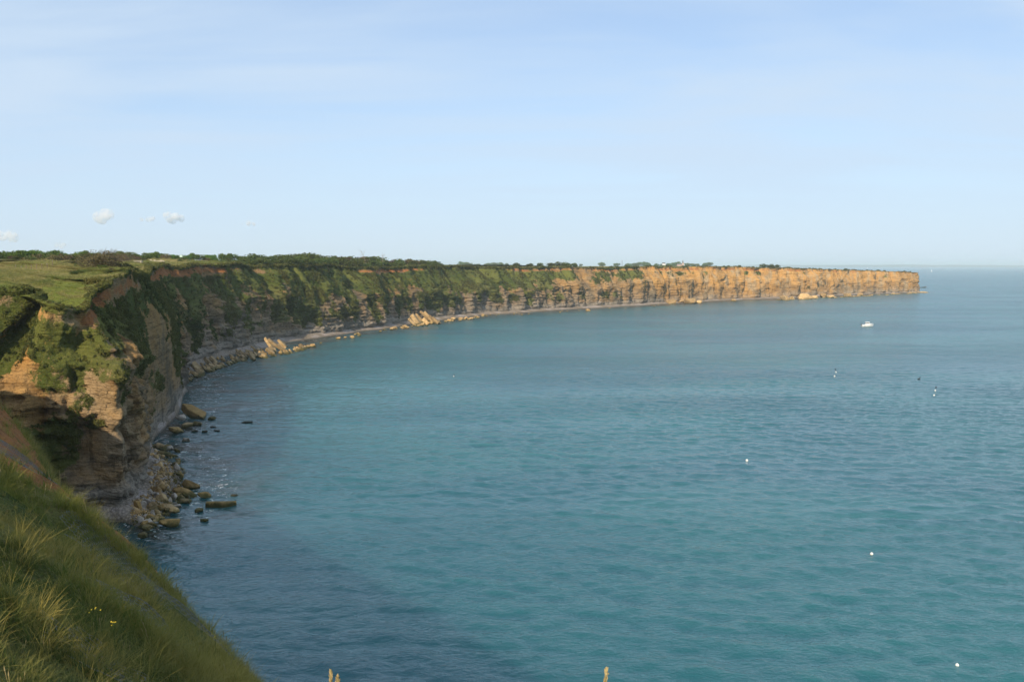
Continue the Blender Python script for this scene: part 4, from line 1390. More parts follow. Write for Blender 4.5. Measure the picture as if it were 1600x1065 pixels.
# fallen beds in the first cove: hand-placed leaders then the heap
HEAP1 = [(420, 534, 6.0, 'leftmost of the three tallest tilted slabs in the cove'), (431, 536, 6.6, 'middle of the three tallest tilted slabs in the cove'), (441, 534, 5.2, 'rightmost of the three tallest tilted slabs in the cove'),
         (423, 547, 3.6, 'pointed slab in front of the three tallest tilted slabs'), (307.5, 571, 5.0, 'large tilted slab at the near end of the rock heap'), (325, 562, 4.0, 'pale-topped tilted slab near the near end of the rock heap'),
         (334, 560, 3.6, 'smaller tilted slab right behind the pale-topped one'), (380, 551, 3.8, 'dark leaning slab in the middle of the rock heap'), (394, 553, 3.4, 'low slab lying seaward in the middle of the rock heap'),
         (402, 541, 4.2, 'grey tilted slab just left of the three tallest ones')]
for i, (px_, py_, ln, lab) in enumerate(HEAP1):
    mat = T if i != 9 else PA
    rock(px_, py_ + 3, (ln, 2.6, 1.0), lab, mat, (rr.uniform(-14, 6), rr.uniform(36, 50), rr.uniform(-28, 6)), 1.6 + (ln > 5) * 1.1, 'slab', 'fallen beds in the first cove')
SL = [slab_rock('slab', 900 + k, (3.0, 1.9, 0.75), T) for k in range(6)] + [hull_rock('block', 950 + k, (2.0, 1.5, 1.2), (T, W)[k % 2]) for k in range(4)]
for i in range(130):
    px_ = rr.uniform(290, 478)
    yw_ = np.interp(px_, [290, 330, 370, 400, 440, 480], [597, 580, 566, 561, 556, 545])
    py_ = yw_ - abs(rr.gauss(0, 1)) * np.interp(px_, [290, 400, 480], [9, 8, 3]) - 1
    h_ = np.interp(yw_ - py_, [0, 6, 18], [0.1, 0.9, 1.7])
    o = rock(px_, py_, None, 'tilted block in the long heap of fallen rock in the first cove', None, (rr.uniform(-25, 15), rr.uniform(20, 55), rr.uniform(-50, 25)), h_, 'slab', 'heap of fallen rock in the first cove', mesh=SL[i % 10])
    k = rr.uniform(0.45, 1.15)
    o.scale = (k, k, k)
# second heap, lit by the sun
for i, (px_, py_, ln, lab) in enumerate([(644, 502, 6.0, 'leftmost long slab of the sunlit heap in the middle of the bay'), (650, 499, 7.5, 'second slab from the left in the sunlit heap'), (656, 496, 9.0, 'third slab from the left in the sunlit heap'),
                                         (661, 494, 9.5, 'tallest slab of the sunlit heap in the middle of the bay'), (667, 495, 9.0, 'slab right behind the tallest one in the sunlit heap'), (672, 496, 8.5, 'third slab from the right in the sunlit heap'),
                                         (677, 498, 7.5, 'second slab from the right in the sunlit heap'), (682, 500, 6.0, 'rightmost long slab of the sunlit heap'), (665, 501, 4.5, 'bright broken slab in front of the sunlit heap')]):
    rock(px_, py_ + 1.5, (ln, rr.uniform(3.2, 6.0), rr.uniform(1.0, 2.0)), lab, OC if i in (5, 8) else T, (rr.uniform(-24, -10), rr.uniform(40, 49), rr.uniform(-24, -6)), 2.2, 'slab', 'sunlit slabs in the middle of the bay')
HB = [hull_rock('boulder', 970 + k, (3.4, 2.6, 2.0), (OC, T)[k % 2]) for k in range(5)]
for i in range(90):
    t_ = rr.random()
    if t_ < 0.45:
        px_ = rr.uniform(640, 760)
        lab, grp = 'boulder at the foot of the sunlit slabs in the middle of the bay', 'boulders round the sunlit slabs'
    elif t_ < 0.7:
        px_ = rr.uniform(480, 640)
        lab, grp = 'low rock along the shady shore left of the sunlit slabs', 'rocks along the shady shore'
    else:
        px_ = rr.uniform(760, 1040)
        lab, grp = 'scattered rock at the waterline before the far shingle', 'rocks along the far shingle'
    yw_ = np.interp(px_, [480, 560, 640, 700, 760, 900, 1040], [543, 524, 511, 503, 494.5, 487, 478])
    o = rock(px_, yw_ - rr.uniform(0, 3.0), None, lab, None, (rr.uniform(-20, 20), rr.uniform(-10, 30), rr.random() * 360), rr.uniform(0.1, 0.7), 'boulder', grp, mesh=HB[i % 5])
    k = rr.uniform(0.35, 0.95) * (0.6 if t_ >= 0.7 else 1)
    o.scale = (k, k * rr.uniform(.8, 1.2), k * rr.uniform(.7, 1.1))
for (px_, py_, sz, lab) in [(700, 495, 3.6, 'round bright boulder right of the sunlit slabs'), (708, 498, 3.4, 'second bright boulder right of the sunlit slabs'), (720, 497.5, 3.0, 'blocky ochre boulder near the start of the shingle'),
                            (728, 497, 3.0, 'last ochre boulder before the shingle begins'), (919, 484.5, 4.2, 'small ochre rockfall alone on the far shingle'),
                            (1050, 472, 9, 'left mound of the fresh ochre rockfall'), (1064, 471.5, 7, 'middle mound of the fresh ochre rockfall'), (1079, 471, 12, 'largest mound of the fresh ochre rockfall'), (1092, 471.5, 7, 'right mound of the fresh ochre rockfall'),
                            (1146, 469, 6, 'single ochre boulder on the far shingle'), (1226, 466.5, 11, 'leftmost mound below the orange headland'), (1237, 466, 8, 'second mound below the orange headland'), (1257, 464.5, 14, 'broadest mound below the orange headland'),
                            (1273, 464.5, 8, 'low mound right of the broadest one below the headland'), (1287, 462.5, 10, 'pointed mound below the orange headland'), (1297, 463.5, 8, 'mound right of the pointed one below the headland'),
                            (1324, 461.5, 9, 'grey-topped mound below the far part of the headland'), (1345, 460.5, 7, 'low rocks below the far part of the headland'), (1443, 456.8, 12, 'flat reef at the tip of the headland'), (1441, 449, 10, 'dark islet behind the tip of the headland')]:
    kd = 'boulder'
    flat = 0.22 if 'reef' in lab or 'islet' in lab else 0.55
    rock(px_, py_, (sz, sz * 0.8, sz * flat), lab, OC if 'islet' not in lab else DK, (rr.uniform(-8, 8), rr.uniform(-6, 10), rr.random() * 360), 0.3 + 0.12 * sz * (flat > .3), kd)
RB = [hull_rock('reef_rock', 990 + k, (6, 4, 1.6), OC) for k in range(4)]
for i in range(46):
    px_ = rr.uniform(1205, 1440)
    yw_ = np.interp(px_, [1205, 1300, 1440], [469, 465.5, 457.5])
    o = rock(px_, yw_ - rr.uniform(-0.2, 1.2), None, 'low ochre rock in the fringe of reef along the headland', None, (rr.uniform(-10, 10), rr.uniform(-10, 10), rr.random() * 360), 0.2, 'reef_rock', 'reef fringe along the headland', mesh=RB[i % 4])
    k = rr.uniform(0.5, 1.2)
    o.scale = (k, k, k)

# pebbles
PB = variants('pebbles', [hull_rock('pebble', 1200 + k, (0.5, 0.4, 0.32), (PA, T, OC, W)[k % 4], 0.2, 14) for k in range(8)])
pp = []
for i in range(5200):
    px_, py_ = rr.uniform(205, 315), rr.uniform(690, 850)
    if px_ > 232 + (842 - py_) * 1.2 and py_ > 770:
        continue
    p_ = at_z(px_, py_, 0.4)
    zg = ground(p_[0], p_[1], (3, 0), -1)
    if -0.1 < zg < 2.4:
        pp.append((p_[0], p_[1], zg + 0.03))
pp = np.array(pp)
scatter('pebbles', pp, rng.random((len(pp), 3)) * 6.28, 0.35 + 1.0 * rng.random(len(pp)) ** 2, rng.random(len(pp)), PB, 'cream and brown pebbles below the near headland')


# ------------------------------------------------------------------ boats, floats and birds on the water
def root(name, label, cat_, loc, rz=0.0, group=None):
    o = bpy.data.objects.new(name, None)
    COL.objects.link(o)
    o.location = loc
    o.rotation_euler = (0, 0, rz)
    o['label'], o['category'] = label, cat_
    if group:
        o['group'] = group
    return o


def box_mesh(name, dims, mat, loc=(0, 0, 0), bev=0.0, taper=(1, 1), shear=0.0):
    bm = bmesh.new()
    bmesh.ops.create_cube(bm, size=1.0)
    for v in bm.verts:
        t = v.co.z > 0
        v.co.x *= dims[0] * (taper[0] if t else 1)
        v.co.y *= dims[1] * (taper[1] if t else 1)
        v.co.z *= dims[2]
        v.co.x += shear if t else 0
        v.co += Vector(loc)
    if bev:
        bmesh.ops.bevel(bm, geom=list(bm.edges), offset=bev, segments=2, affect='EDGES')
    me = bpy.data.meshes.new(name)
    bm.to_mesh(me)
    bm.free()
    me.materials.append(mat)
    return me


def tube_mesh(name, paths, rad, mat, sides=6):
    return mesh_np(name, *joinvf([tube(p_, rad, sides) for p_ in paths]), mat, True)


def ball_mesh(name, dims, mat, loc=(0, 0, 0), seg=14):
    bm = bmesh.new()
    bmesh.ops.create_uvsphere(bm, u_segments=seg, v_segments=seg // 2 + 2, radius=0.5)
    for v in bm.verts:
        v.co = Vector((v.co.x * dims[0] + loc[0], v.co.y * dims[1] + loc[1], v.co.z * dims[2] + loc[2]))
    me = bpy.data.meshes.new(name)
    bm.to_mesh(me)
    bm.free()
    for p_ in me.polygons:
        p_.use_smooth = True
    me.materials.append(mat)
    return me


WHITE = simple_mat('white_gelcoat', (0.82, 0.83, 0.82), 0.35, 0.5, 0.03)
GLASS = simple_mat('dark_cabin_glass', (0.03, 0.04, 0.05), 0.08, 0.6, 0.1)
BLACK = simple_mat('black_cowling', (0.02, 0.022, 0.025), 0.4, 0.4, 0.2)
STEEL = simple_mat('stainless_rail', (0.55, 0.56, 0.57), 0.3, 0.6, 0.05)
NAVY = simple_mat('dark_flag_cloth', (0.015, 0.02, 0.035), 0.8, 0.2, 0.2)
ORANGE = simple_mat('orange_float', (0.75, 0.22, 0.04), 0.45, 0.4, 0.1)
BONE = simple_mat('white_float', (0.80, 0.80, 0.76), 0.45, 0.4, 0.06)
FEATHER = simple_mat('black_feathers', (0.018, 0.018, 0.018), 0.6, 0.3, 0.2)


def hull_mesh(name, Ls, mat):
    """Ls: rows (x, half beam at deck, deck z, chine half beam, chine z, keel z)"""
    vs, fs = [], []
    for (x, b_, dz, cb, cz, kz) in Ls:
        vs += [(x, -b_, dz), (x, -b_ * .97, dz - 0.12), (x, -cb, cz), (x, 0, kz), (x, cb, cz), (x, b_ * .97, dz - 0.12), (x, b_, dz)]
    n = 7
    for i in range(len(Ls) - 1):
        for k in range(n - 1):
            fs.append((i * n + k, i * n + k + 1, (i + 1) * n + k + 1, (i + 1) * n + k))
        fs.append((i * n + 6, i * n, (i + 1) * n, (i + 1) * n + 6))
    me = bpy.data.meshes.new(name)
    me.from_pydata(vs, [], fs + [tuple(range(7))])
    me.materials.append(mat)
    return me


bp = at_z(1355, 510)
boat = root('motor_boat', 'white cabin motor boat with dark outboard drifting below the headland', 'boat', bp, R(7))
link('hull', hull_mesh('boat_hull', [(-3.1, 1.12, 0.85, 1.0, 0.1, -0.3), (-1.5, 1.22, 0.88, 1.08, 0.1, -0.35), (0.3, 1.22, 0.98, 1.02, 0.15, -0.35),
                                     (1.8, 1.0, 1.14, 0.7, 0.25, -0.28), (2.8, 0.55, 1.30, 0.3, 0.45, -0.05), (3.45, 0.05, 1.42, 0.03, 0.9, 0.55)], WHITE), boat)
link('rubbing_strake', tube_mesh('strake', [[(-3.1, s_ * 1.13, 0.74), (-1.5, s_ * 1.23, 0.77), (0.3, s_ * 1.23, 0.86), (1.8, s_ * 1.01, 1.02), (2.8, s_ * .56, 1.18), (3.42, 0, 1.32)] for s_ in (-1, 1)], 0.035, NAVY, 5), boat)
link('foredeck', box_mesh('foredeck', (1.7, 1.25, 0.35), WHITE, (1.7, 0, 1.22), 0.08, (0.8, 0.7), -0.1), boat)
cab = link('wheelhouse', box_mesh('wheelhouse', (1.9, 1.7, 0.75), WHITE, (0.05, 0, 1.3), 0.06, (0.92, 0.92)), boat)
for s_ in (-1, 1):
    link('side_window', box_mesh('side_window', (1.6, 0.03, 0.46), GLASS, (0.05, s_ * 0.80, 1.90), 0.01, (0.9, 1)), cab)
link('windscreen', box_mesh('windscreen', (0.03, 1.45, 0.5), GLASS, (0.93, 0, 1.90), 0.01, (1, 0.95), -0.18), cab)
link('rear_window', box_mesh('rear_window', (0.03, 1.3, 0.46), GLASS, (-0.80, 0, 1.90), 0.01, (1, 0.95), 0.05), cab)
for a_, b2 in ((-0.78, -1), (-0.78, 1), (0.86, -1), (0.86, 1)):
    link('pillar', box_mesh('pillar', (0.08, 0.08, 0.55), WHITE, (a_, b2 * 0.72, 1.90)), cab)
link('roof', box_mesh('roof', (2.15, 1.75, 0.26), WHITE, (0.0, 0, 2.30), 0.07, (0.92, 0.9)), boat)
link('antenna', tube_mesh('antenna', [[(-0.5, 0.4, 2.4), (-0.6, 0.4, 3.6)]], 0.02, STEEL), boat)
link('light_bar', tube_mesh('light_bar', [[(0.3, -0.5, 2.4), (0.3, -0.5, 2.75), (0.3, 0.5, 2.75), (0.3, 0.5, 2.4)]], 0.03, STEEL), boat)
ob = link('outboard_motor', box_mesh('cowling', (0.55, 0.5, 0.65), BLACK, (-3.45, 0, 1.15), 0.1, (0.85, 0.85), 0.05), boat)
link('leg', box_mesh('outboard_leg', (0.22, 0.16, 1.1), BLACK, (-3.42, 0, 0.35), 0.03), ob)
link('bow_rail', tube_mesh('bow_rail', [[(0.8, s_ * 1.1, 1.05), (0.9, s_ * 1.08, 1.55), (2.2, s_ * .8, 1.75), (3.2, s_ * .2, 1.9), (3.35, 0, 1.92)] for s_ in (-1, 1)], 0.022, STEEL), boat)
link('cockpit_coaming', box_mesh('coaming', (1.6, 1.9, 0.3), WHITE, (-2.0, 0, 0.92), 0.05), boat)
link('fender', tube_mesh('fender', [[(-2.0, -1.27, 0.75), (-2.0, -1.27, 0.3)]], 0.11, NAVY, 8), boat)


def sail_boat(px_, py_, scale, lab, rz):
    o = root('sailing_boat', lab, 'boat', at_z(px_, py_), rz)
    o.scale = (scale,) * 3
    link('hull', hull_mesh('sail_hull', [(-4, 1.1, 1.0, .9, .2, -.3), (-1, 1.5, .95, 1.2, .1, -.5), (2, 1.2, 1.05, .8, .1, -.4), (4.5, .05, 1.3, .03, .7, .4)], WHITE), o)
    link('mast', tube_mesh('mast', [[(0.6, 0, 0.9), (0.6, 0, 12)]], 0.09, STEEL), o)
    for nm, tri in (('mainsail', [(0.45, 1.8), (-3.6, 1.9), (0.45, 11.6)]), ('jib', [(0.9, 1.6), (4.2, 1.5), (0.8, 10.2)])):
        vs = [(x, y, z) for y in (-0.03, 0.03) for (x, z) in tri]
        me = bpy.data.meshes.new(nm)
        me.from_pydata(vs, [], [(0, 1, 2), (5, 4, 3), (0, 3, 4, 1), (1, 4, 5, 2), (2, 5, 3, 0)])
        me.materials.append(WHITE)
        link(nm, me, o)


sail_boat(1455.5, 424.5, 1.0, 'tiny white sailing boat right of the headland tip near the horizon', R(20))
sail_boat(1355, 419.3, 1.2, 'tiny white sail on the horizon just above the headland rim', R(-10))


def marker(px_, py_, lab, tilt, hgt=1.7):
    o = root('marker_buoy', lab, 'buoy', at_z(px_, py_), 0.4)
    o.rotation_euler = (0, R(tilt), 0.2)
    o.scale = (0.8 if hgt > 1.2 else 0.55,) * 3
    link('float', ball_mesh('marker_float', (0.40, 0.40, 0.62), BONE, (0, 0, 0.24)), o)
    link('pole', tube_mesh('marker_pole', [[(0, 0, -0.4), (0, 0, hgt)]], 0.03, BLACK), o)
    r = np.random.default_rng(int(px_))
    vs, fs = [], []
    for i in range(6):
        for j in range(4):
            vs.append((i * 0.09, 0.05 * math.sin(i * 1.3 + j * .4), hgt - 0.02 - j * 0.2 - 0.03 * i))
    for i in range(5):
        for j in range(3):
            fs.append((i * 4 + j, i * 4 + j + 1, (i + 1) * 4 + j + 1, (i + 1) * 4 + j))
    me = bpy.data.meshes.new('marker_flag')
    me.from_pydata(vs, [], fs)
    me.materials.append(NAVY)
    fl_ = link('flag', me, o)
    fl_.modifiers.new('cloth', 'SOLIDIFY').thickness = 0.03


marker(1306.5, 582, 'leaning marker buoy with dark flag and white float below the motor boat', -24)
marker(1461.3, 611, 'upright marker buoy with dark flag and white float at right', 2)
marker(709, 588, 'slim dark marker buoy alone in the middle of the bay', 3, 1.0)


def float_ball(px_, py_, d, mat, lab, band=None):
    o = root('fishing_float', lab, 'float', at_z(px_, py_), 0.7)
    d *= 0.68
    link('body', ball_mesh('float_body', (d, d, d * 1.05), mat, (0, 0, d * 0.26)), o)
    link('eye', tube_mesh('float_eye', [[(-d * .07, 0, d * .76), (-d * .07, 0, d * .9), (d * .07, 0, d * .9), (d * .07, 0, d * .76)]], d * 0.04, mat), o)
    if band:
        link('band', tube_mesh('float_band', [[(d * .46 * math.cos(a), d * .46 * math.sin(a), d * 0.08) for a in np.linspace(0, 2 * math.pi, 17)]], d * 0.09, band), o)


float_ball(1304, 588, 0.6, BONE, 'small white float beside the leaning marker buoy')
float_ball(1459.5, 618, 0.6, BONE, 'small white float beside the upright marker buoy')
float_ball(1167, 720, 0.62, BONE, 'round white float alone in the middle distance')
float_ball(1362, 866, 0.50, BONE, 'bright white float in the right foreground', ORANGE)
float_ball(1495.5, 1040, 0.44, BONE, 'white float with orange band near the bottom right corner', ORANGE)
float_ball(974, 536, 0.3, BONE, 'faint white speck of a float far out in the bay')
cp = at_z(1436, 592)
co = root('cormorant', 'black cormorant swimming left of the upright marker buoy', 'bird', cp, R(10))
BODY = [(-0.55, 0, 0.02, 0.04), (-0.38, 0, 0.06, 0.12), (-0.1, 0, 0.08, 0.19), (0.16, 0, 0.10, 0.17), (0.28, 0, 0.22, 0.10), (0.30, 0, 0.42, 0.065), (0.27, 0, 0.60, 0.06), (0.33, 0, 0.70, 0.075), (0.42, 0, 0.71, 0.05), (0.56, 0, 0.69, 0.015)]
link('body', mesh_np('bird_body', *tube([b_[:3] for b_ in BODY], np.array([b_[3] for b_ in BODY]), 10), FEATHER, True), co)

# ------------------------------------------------------------------ things on the clifftop
CONC = simple_mat('weathered_concrete', (0.42, 0.37, 0.29), 0.9, 0.2, 0.25, 1.5)
WOOD = simple_mat('grey_post_wood', (0.20, 0.16, 0.11), 0.9, 0.1, 0.3)
SIGNC = simple_mat('pale_sign_panel', (0.45, 0.60, 0.55), 0.5, 0.3, 0.05)
PINK = simple_mat('pinkish_stone', (0.45, 0.33, 0.27), 0.9, 0.2, 0.15)
ROOF = simple_mat('slate_roof', (0.10, 0.10, 0.11), 0.7, 0.3, 0.2)


def on_land(px_, D_):
    p_ = at_depth(px_, 405, D_)
    return (p_[0], p_[1], ground(p_[0], p_[1]) - 0.05)


bk = root('concrete_bunker', 'low pale concrete bunker block among the bushes left of the earth bank', 'bunker', on_land(216, 285), R(12))
link('wall', box_mesh('bunker_wall', (2.4, 2.2, 1.0), CONC, (0, 0, 0.42), 0.06, (0.9, 0.9)), bk)
link('roof_slab', box_mesh('bunker_roof', (2.6, 2.4, 0.22), CONC, (0, 0, 1.02), 0.05), bk)
link('slot_shade', box_mesh('bunker_slot_shade', (1.1, 0.06, 0.3), ROOF, (0.1, -1.08, 0.6)), bk)  # solid dark panel on the wall, painting the shade of a slot
lw = root('ruined_wall', 'long low ruined concrete wall right of the bunker block', 'wall', on_land(246, 335), R(6))
link('wall', box_mesh('ruin_wall', (5.6, 0.7, 0.9), CONC, (0, 0, 0.4), 0.08, (0.8, 0.8), 0.2), lw)
for k_, (x_, h_) in enumerate(((-2.4, .5), (-1.0, .35), (1.4, .3))):
    link('broken_block', box_mesh('broken_block', (0.9, 0.6, h_), CONC, (x_, -0.05, 0.85 + h_ / 2 - .06), 0.07, (.8, .8)), lw)
sg = root('information_sign', 'small pale green sign panel on posts at the clifftop', 'sign', on_land(283, 372), R(4))
link('panel', box_mesh('sign_panel', (1.1, 0.06, 0.85), SIGNC, (0, 0, 1.75), 0.02), sg)
for s_ in (-.4, .4):
    link('post', tube_mesh('sign_post', [[(s_, 0.07, -0.2), (s_, 0.07, 2.15)]], 0.05, WOOD), sg)
ORD = ['leftmost', 'second', 'third', 'fourth', 'fifth', 'sixth', 'seventh', 'eighth']
for k_ in range(8):
    D_ = 158 + k_ * 1.5
    o = root('fence_post', ('leftmost' if k_ == 0 else ORD[k_] + ' from the left') + ' of the grey fence posts in the dry field', 'post', on_land(24 + k_ * 8.2, D_), k_)
    link('stake', mesh_np('post_stake', *tube([(0, 0, -0.2), (0.02, 0, 0.6), (0.03, 0.01, 1.05), (0.03, 0.01, 1.09)], np.array([.07, .065, .06, .012]), 7), WOOD), o)
    link('wire_staple', tube_mesh('staple', [[(-.06, -.07, .85), (0.02, -.08, .85), (.1, -.07, .85)]], 0.012, STEEL, 4), o)


def far_ground(px_, D_):
    p_ = at_depth(px_, 414, D_)
    return (p_[0], p_[1], float(land_z(p_[0], p_[1])) - 0.5)


ms = root('radio_mast', 'thin dark mast rising above the far trees', 'mast', far_ground(972, 1900))
link('pole', tube_mesh('mast_pole', [[(0, 0, 0), (0, 0, 15)]], 0.35, ROOF), ms)
link('aerial', tube_mesh('mast_aerial', [[(-.9, 0, 13.5), (.9, 0, 13.5)], [(0, -.9, 14.2), (0, .9, 14.2)]], 0.12, ROOF), ms)
wh = root('white_house', 'tiny white building among the far trees', 'house', far_ground(1037, 2250))
link('wall', box_mesh('house_wall', (8, 7, 7.5), WHITE, (0, 0, 3.7)), wh)
link('roof', box_mesh('house_roof', (8.6, 7.6, 3), ROOF, (0, 0, 8.9), 0, (0.9, 0.05)), wh)
for s_ in (-2.2, 2.2):
    link('window', box_mesh('house_window', (1.1, 0.1, 1.5), GLASS, (s_, -3.53, 5.0)), wh)
ch = root('church', 'far pinkish church tower with a thin spire on the horizon', 'church', far_ground(1067, 2300))
link('tower', box_mesh('church_tower', (4.6, 4.6, 9.5), PINK, (0, 0, 4.7)), ch)
link('spire', box_mesh('church_spire', (3.6, 3.6, 9), ROOF, (0, 0, 13.9), 0, (0.04, 0.04)), ch)
link('nave', box_mesh('church_nave', (13, 6, 5), PINK, (-8.6, 1, 2.5)), ch)
link('roof', box_mesh('church_roof', (13.4, 6.6, 3.2), ROOF, (-8.6, 1, 6.55), 0, (1, 0.04)), ch)

# far shore across the water
t_ = np.linspace(0, 1, 160)
dc_x, dc_y = 3000 + 16000 * t_, 15500 - 2500 * t_
prof = np.array([(-900, -1.0), (-500, 6), (-60, 30), (300, 48), (900, 40), (1800, 20)])
hgt = 0.55 + 0.35 * fbm(t_ * 14, 0.2, 0, 4, 120) + 0.10 * fbm(t_ * 60, 0.5, 0, 2, 121)
fade = sstep(0, 0.1, t_)
DX = dc_x[None, :] + 0 * prof[:, :1]
DY = dc_y[None, :] + prof[:, :1]
DZ = np.where(prof[:, 1:] < 0, -1.0, prof[:, 1:] * (0.15 + hgt[None, :]) * fade[None, :] + 1.0)
far_m = simple_mat('far_fields', (0.09, 0.11, 0.05), 0.95, 0.05, 0.4, 0.002)
link('distant_coast', mesh_np('distant_coast', np.stack([DX, DY, DZ], -1).reshape(-1, 3), grid_faces(*DX.shape), far_m, True), kind='structure', label='low blue coast across the water on the horizon')

# ------------------------------------------------------------------ small fair-weather clouds low on the left
cm_ = bpy.data.materials.new('cloud_vapour')
cm_.use_nodes = True
cn = cm_.node_tree
cn.nodes.clear()
cno = cn.nodes.new('ShaderNodeOutputMaterial')
cnv = cn.nodes.new('ShaderNodeVolumePrincipled')
cnv.inputs['Color'].default_value = (0.99, 0.99, 0.99, 1)
cnv.inputs['Anisotropy'].default_value = 0.1
cnt = cn.nodes.new('ShaderNodeTexCoord')
nz = noise_tex(cn, cnt.outputs['Object'], 0.022, 5, 0.6)
cn.links.new(maprange(cn, nz, 0.38, 0.62, 0.0, 0.030), cnv.inputs['Density'])
cn.links.new(cnv.outputs[0], cno.inputs['Volume'])
for k_, (px_, py_, w_, h_, lab) in enumerate([(160, 341, 30, 24, 'round white puff of cloud low on the left'), (228, 343, 26, 12, 'small flat puff of cloud beside the pair'), (270, 342, 34, 20, 'ragged white puff of cloud right of the small flat one'),
                                              (10, 371, 34, 24, 'white cloud cut by the left edge of the picture'), (96, 384, 22, 10, 'faintest cloud low over the hedge'), (388, 350, 22, 10, 'faint lone wisp of cloud right of the others')]):
    c_ = at_depth(px_, py_, 9000)
    m_px = 9000 / FPX
    r = np.random.default_rng(60 + k_)
    bm = bmesh.new()
    for q in range(9):
        rad = (0.24 + 0.14 * r.random()) * h_ * m_px
        x_ = (r.random() - .5) * (w_ * m_px - 1.4 * rad)
        z_ = (r.random() * 0.5 - 0.15) * h_ * m_px * (1 - (abs(x_) / (w_ * m_px * .5)) ** 2)
        mt = Matrix.Translation((x_, (r.random() - .5) * h_ * m_px * .6, z_))
        bmesh.ops.create_icosphere(bm, subdivisions=2, radius=rad, matrix=mt)
    me = bpy.data.meshes.new('cloud')
    bm.to_mesh(me)
    bm.free()
    o = link('cloud', me, label=lab, cat='cloud', group='small clouds', loc=c_)
    md = o.modifiers.new('merge', 'REMESH')
    md.mode = 'VOXEL'
    md.voxel_size = 0.06 * h_ * m_px
    me.materials.append(cm_)

# ------------------------------------------------------------------ near details: netting, stalks, flowers
NETM = simple_mat('galvanised_wire', (0.19, 0.20, 0.21), 0.6, 0.4, 0.15)


def hit_near(px_, py_):
    d = Vector(pixdir(px_, py_)).normalized()
    h_ = BV[2].ray_cast(Vector((0, 0, EYE)), d)
    return h_[0]


def uv_of(p_):
    return p_.x * EU[0] + p_.y * EU[1], p_.x * EV[0] + p_.y * EV[1]


for (px_, py_, ru, rv, lab) in [(178, 880, .55, 1.5, 'grey wire netting showing through the grass in the middle of the brow'), (225, 968, .4, .7, 'small patch of grey wire netting in the lower grass'),
                                (165, 1050, .4, .5, 'patch of grey wire netting at the bottom edge of the picture'), (300, 965, .55, 1.3, 'wide grey wire netting along the edge of the brow'), (22, 715, 0.9, 2.0, 'grey wire netting over bare earth at the far end of the brow')]:
    p_ = hit_near(px_, py_)
    if p_ is None:
        continue
    uc, vc = uv_of(p_)
    a_ = 0.05
    parts = []
    vs, es, idx = [], [], {}

    def node(x, y):
        k = (round(x * 2000), round(y * 2000))
        if k not in idx:
            idx[k] = len(vs)
            vs.append((x, y))
        return idx[k]
    for i in range(-int(rv / (1.5 * a_)) - 1, int(rv / (1.5 * a_)) + 2):
        for j in range(-int(ru / (1.732 * a_)) - 1, int(ru / (1.732 * a_)) + 2):
            cx_, cy__ = 1.5 * a_ * i, 1.732 * a_ * (j + 0.5 * (i % 2))
            if (cx_ / rv) ** 2 + (cy__ / ru) ** 2 > 1 + 0.25 * math.sin(7 * math.atan2(cy__, cx_) + px_):
                continue
            hx_ = [node(cx_ + a_ * math.cos(R(60 * q)), cy__ + a_ * math.sin(R(60 * q))) for q in range(6)]
            for q in range(6):
                es.append(tuple(sorted((hx_[q], hx_[(q + 1) % 6]))))
    es = list(dict.fromkeys(es))
    vs = np.array(vs)
    if not len(es):
        continue
    uq_, vq_ = uc + vs[:, 1], vc + vs[:, 0]
    lift = 0.055 + 0.04 * fbm(uq_ * 3, vq_ * 3, 0, 2, 130)
    W3 = np.stack([EU[0] * uq_ + EV[0] * vq_, EU[1] * uq_ + EV[1] * vq_, near_z(uq_, vq_) + lift], -1)
    net = link('wire_netting', mesh_np('wire_netting', *joinvf([tube([W3[a], W3[b]], 0.0022, 3) for a, b in es]), NETM), label=lab, cat='netting', group='netting on the brow')

SEEDM = simple_mat('seed_head', (0.36, 0.28, 0.13), 0.8, 0.2, 0.2, 30)
STEMM = simple_mat('dry_stem', (0.40, 0.33, 0.17), 0.8, 0.2, 0.2, 30)


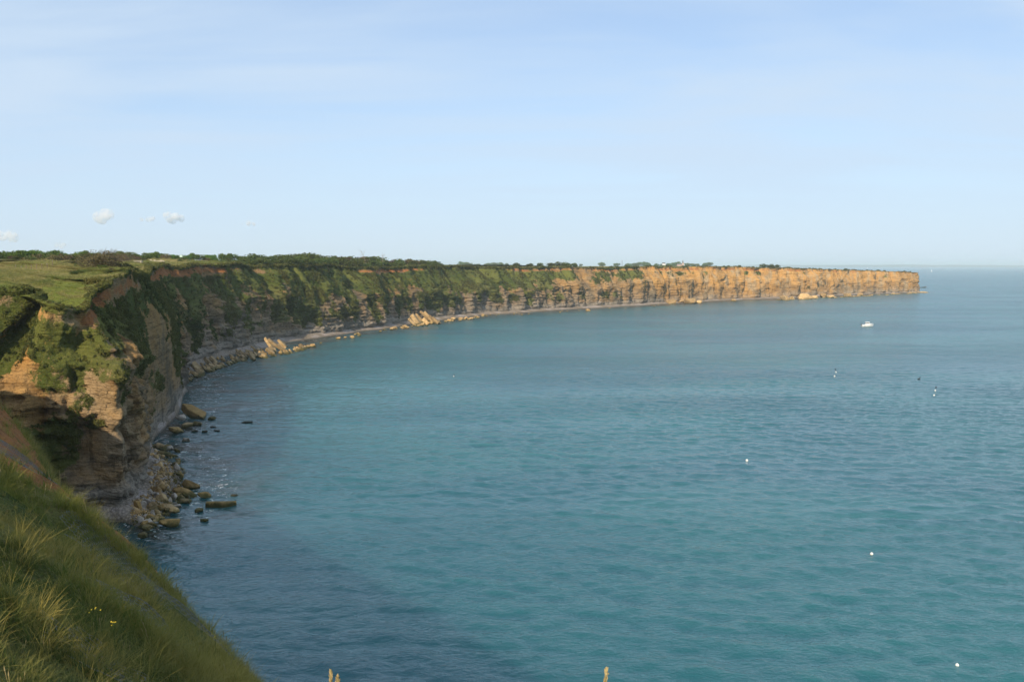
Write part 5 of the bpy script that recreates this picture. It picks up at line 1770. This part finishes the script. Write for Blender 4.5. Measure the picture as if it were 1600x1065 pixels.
def stalk(px_, py_, D_, lab, head, lean, seed):
    tip = at_depth(px_, py_, D_)
    bx_, by_ = tip[0] - lean, tip[1] + 0.05
    u_, v_ = bx_ * EU[0] + by_ * EU[1], bx_ * EV[0] + by_ * EV[1]
    z0 = float(near_z(np.array([u_]), np.array([v_]))[0]) - 0.05
    o = root('grass_stalk', lab, 'grass stalk', (bx_, by_, z0))
    t_ = np.array([lean, -0.05, tip[2] - z0])
    link('stem', mesh_np('stalk_stem', *tube([np.zeros(3), t_ * np.array([.3, .5, .5]), t_ * np.array([.9, .95, 0.94])], np.array([.0022, .0018, .0012]), 5), STEMM), o)
    r = np.random.default_rng(seed)
    n = 46
    k = r.random(n)
    c = t_ * np.array([1, 1, 0]) * 1.0 + np.stack([r.normal(size=n) * 0.002 * (1 - k * .5), r.normal(size=n) * 0.002, t_[2] - head * (1 - k)], -1)
    v_, f_ = leaf_quads(c, 0.0065, r, 2.5, 2.2)
    link('seed_head', mesh_np('stalk_head', v_, f_, SEEDM), o)


stalk(517, 1047, 2.2, 'taller of the two pale seed heads rising from the bottom edge', 0.050, 0.10, 1)
stalk(527, 1055, 2.2, 'shorter pale seed head leaning beside the taller one', 0.035, 0.16, 2)
stalk(947, 1044, 2.2, 'single slim seed head at the bottom edge right of centre', 0.055, 0.05, 3)
YEL = simple_mat('yellow_petal', (0.62, 0.45, 0.03), 0.6, 0.3, 0.1, 30)
for k_, (px_, py_, lab) in enumerate([(150, 996, 'brighter yellow flower in the lower left grass'), (178, 1019, 'lower yellow flower below the brighter one'), (336, 1021, 'yellow flower near the edge of the brow')]):
    p_ = hit_near(px_, py_ + 14)
    if p_ is None:
        continue
    o = root('yellow_flower', lab, 'flower', p_)
    link('stem', mesh_np('flower_stem', *tube([np.zeros(3) - .03, np.array([.01, 0, .16]), np.array([.02, -.02, .33])], np.array([.004, .003, .003]), 5), simple_mat('flower_stem', (0.08, 0.12, 0.03), 0.8, 0.2)), o)
    r = np.random.default_rng(k_)
    for q in range(5):
        c = np.array([.02, -.02, .33]) + r.normal(size=3) * np.array([.022, .022, .022])
        an = np.linspace(0, 6.283, 9)[:-1]
        pv = [c] + [c + 0.008 * np.array([math.cos(a), math.sin(a) * .7 - .2, math.sin(a) * .7]) * (1 if i % 2 else .6) for i, a in enumerate(an)]
        me = bpy.data.meshes.new('flower_head')
        me.from_pydata([tuple(x) for x in pv], [], [(0, i + 1, (i + 1) % 8 + 1) for i in range(8)])
        me.materials.append(YEL)
        link('flower_head', me, o)
